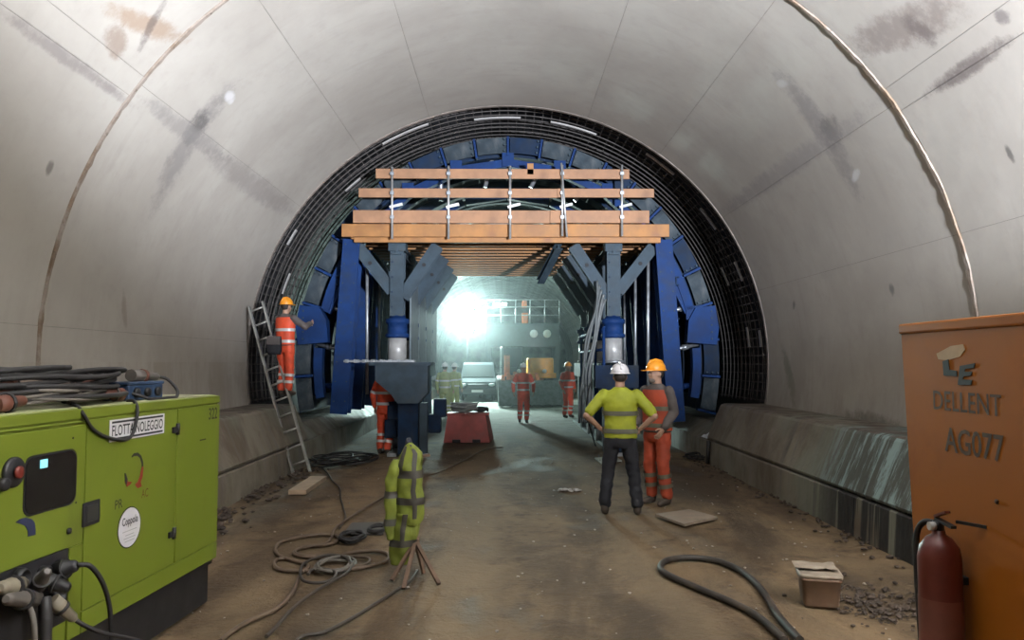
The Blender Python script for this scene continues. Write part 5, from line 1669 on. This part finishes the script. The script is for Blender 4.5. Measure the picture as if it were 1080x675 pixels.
for x in (-0.5, 0.4):
    MB().bar((x, 0.2, 0.7), (x, 1.5, 1.25), 0.14, 0.26, up=(0, 0, 1)).build('lift_arm', ORG, ld, True)
    MB().bar((x, 1.5, 1.25), (x, 2.3, 1.1), 0.14, 0.3, up=(0, 0, 1)).build('lift_arm', ORG, ld, True)
MB().box((-0.75, 1.6, 0.65), (0.75, 4.4, 1.25), 0.06).build('chassis', ORG, ld, True)
MB().box((0.15, 1.4, 1.22), (1.15, 3.2, 1.98), 0.06).build('engine_hood', YEL, ld, True)
MB().box((-0.35, 1.35, 1.12), (1.25, 1.6, 1.34), 0.03).build('front_deck', YEL, ld, True)
MB().box((-0.95, 1.5, 1.2), (-0.72, 1.75, 2.1), 0.02).build('mast_post', ORG, ld, True)
MB().box((-1.05, 1.9, 1.2), (-0.1, 3.0, 2.5), 0.06).build('cab', mat('cab_dark', (0.05, 0.06, 0.06), 0.3), ld, True)
MB().box((-0.97, 1.87, 1.6), (-0.18, 1.9, 2.4)).build('cab_glass', VG, ld, True)
for s in (-1, 1):
    for y in (1.7, 3.9):
        w = MB().lathe((s * 0.95 - 0.2, y, 0.6), [(0.3, 0.02), (0.56, 0.0), (0.6, 0.08), (0.6, 0.32), (0.56, 0.4), (0.3, 0.38)], 22, 'x').build('wheel', RUB, ld, True)
for q in range(5):
    MB().box((-1.1 + 0.22 * q, 1.2, 0.95 + 0.1 * (q % 3)), (-0.95 + 0.22 * q, 1.4, 1.25 + 0.1 * (q % 2)), 0.02).build('hydraulic_block', ORG, ld, True)
for s in (-0.55, 0.55):
    MB().ell((s + 0.2, 1.36, 1.42), (0.10, 0.05, 0.09), 10).build('work_light', mat('work_lens', (0.6, 0.62, 0.6), 0.2), ld, True)

# far working gantry with railings
fg = thing('work_gantry', 'dark steel work gantry with railings across the far tunnel', 'gantry', (1.3, 38.5, 0))
TEAL = mat('dark_teal_steel', (0.045, 0.065, 0.075), 0.5, var=0.2)
gx0, gx1 = P(513, 350, 37).x, P(590, 350, 37).x
gz0, gz1 = P(540, 366, 37).z, P(540, 341, 37).z
MB().box((gx0, 37.0, gz0), (gx1, 37.15, gz1)).build('deck_beam', TEAL, fg)
MB().box((gx0, 37.15, gz1 - 0.12), (gx1, 40.5, gz1)).build('deck', TEAL, fg)
for x in (gx0 + 0.1, gx1 - 0.1):
    for y in (37.2, 40.3):
        MB().box((x - 0.12, y - 0.12, 0.0), (x + 0.12, y + 0.12, gz0)).build('leg', TEAL, fg)
for q in range(6):
    x = gx0 + (gx1 - gx0) * q / 5
    MB().tube([(x, 37.05, gz1), (x, 37.05, gz1 + 1.15)], 0.03, 6).build('rail_post', MAT['steel'], fg)
for dz in (0.4, 0.8, 1.15):
    MB().tube([(gx0, 37.05, gz1 + dz), (gx1, 37.05, gz1 + dz)], 0.03, 6).build('rail_tube', MAT['steel'], fg)
MB().box((gx0 + 0.3, 37.4, gz1 + 0.9), (gx0 + 1.0, 37.5, gz1 + 1.05)).build('tube_light', emit('tube_light', (0.9, 1, 1), 3.0), fg)
MB().box((gx0 + 1.75, 37.5, gz1), (gx0 + 2.05, 37.8, gz1 + 0.55), 0.03).build('orange_canister', ORG, fg)
MB().box((gx0 + 1.75, 37.5, gz1 + 0.8), (gx0 + 2.0, 37.8, gz1 + 1.15), 0.03).build('orange_canister', ORG, fg)
for px in (577, 563):
    c = P(px, 352, 36.95)
    MB().lathe(c, [(0.2, 0.05), (0.2, -0.03), (0.12, -0.06), (0.01, -0.07)], 16, 'y').build('floodlight', mat('lens_grey', (0.45, 0.5, 0.5), 0.2), fg)

# ---------------------------------------------------------------- haze inside the formwork and beyond, forward-scattering to add the lamp's bloom
hz_m = bpy.data.materials.new('haze')
hz_m.use_nodes = True
nt = hz_m.node_tree
nt.nodes.remove(nt.nodes['Principled BSDF'])
vsn = nt.nodes.new('ShaderNodeVolumeScatter')
vsn.inputs['Color'].default_value = (0.86, 0.97, 1.0, 1)
vsn.inputs['Density'].default_value = 0.0030
vsn.inputs['Anisotropy'].default_value = 0.88
nt.links.new(vsn.outputs[0], nt.nodes['Material Output'].inputs['Volume'])
hz = MB().box((-4.2, 15.9, 0.05), (4.4, 60.0, 6.3)).build('haze', hz_m)
tag(hz, 'thin pale blue haze hanging in the tunnel beyond the formwork', 'haze', kind='stuff')

# crumpled white sheet lying on the right kerb step
c = P(741, 457, 13.9)
mb = MB()
nn = 7
vs = [(3.70 + 0.30 * i / (nn - 1) + 0.02 * mnoise.noise(Vector((i, j, 1))), 13.85 + 0.42 * j / (nn - 1), 0.415 + 0.30 * (i / (nn - 1)) * 0.5 + 0.03 * mnoise.noise(Vector((i * 0.7, j * 0.7, 5)))) for j in range(nn) for i in range(nn)]
mb.add(vs, [(j * nn + i, j * nn + i + 1, (j + 1) * nn + i + 1, (j + 1) * nn + i) for j in range(nn - 1) for i in range(nn - 1)], True)
mb.add([(v[0], v[1], v[2] - 0.005) for v in vs], [(j * nn + i, (j + 1) * nn + i, (j + 1) * nn + i + 1, j * nn + i + 1) for j in range(nn - 1) for i in range(nn - 1)], True)
tag(mb.build('plastic_sheet', mat('white_plastic_sheet', (0.7, 0.72, 0.72), 0.4)), 'crumpled white plastic sheet on the right kerb below the formwork', 'sheet')
# black pipe stub and cable heap at the right kerb
g = G(741, 488)
tag(MB().tube([(3.60, 13.45, 0.02), (3.62, 13.45, 0.42)], 0.035, 8).build('drain_pipe', RUB), 'short black drain pipe standing against the right kerb', 'pipe')
gcoil(734, 485, 0.16, 0.22, 4, 0.015, RUB, 'small black cable heap at the foot of the right kerb', wob=0.05, dz=1.2)

# mast of the floodlight that stands on the right kerb beside the photographer
FL = Vector((3.75, 0.6, 2.84))
fa = Vector((-0.09, 0.59, 0.80)).normalized()
fl = thing('floodlight_mast', 'floodlight mast on the right kerb, turned up to the vault', 'floodlight', (3.98, 0.45, 1.055))
MB().tube([(3.98, 0.45, 1.06), (3.98, 0.45, 2.5)], 0.03, 10).build('mast', MAT['steel'], fl)
MB().lathe((3.98, 0.45, 1.056), [(0.2, 0), (0.2, 0.02), (0.04, 0.05)], 18).build('foot', MAT['steel'], fl)
hb = FL - fa * 0.34
MB().tube([hb, hb + fa * 0.10, hb + fa * 0.16], [0.08, 0.22, 0.27], 20).build('lamp_housing', BLK, fl)
MB().bar((3.98, 0.45, 2.48), hb + fa * 0.02, 0.04, 0.04).build('bracket', MAT['steel'], fl)
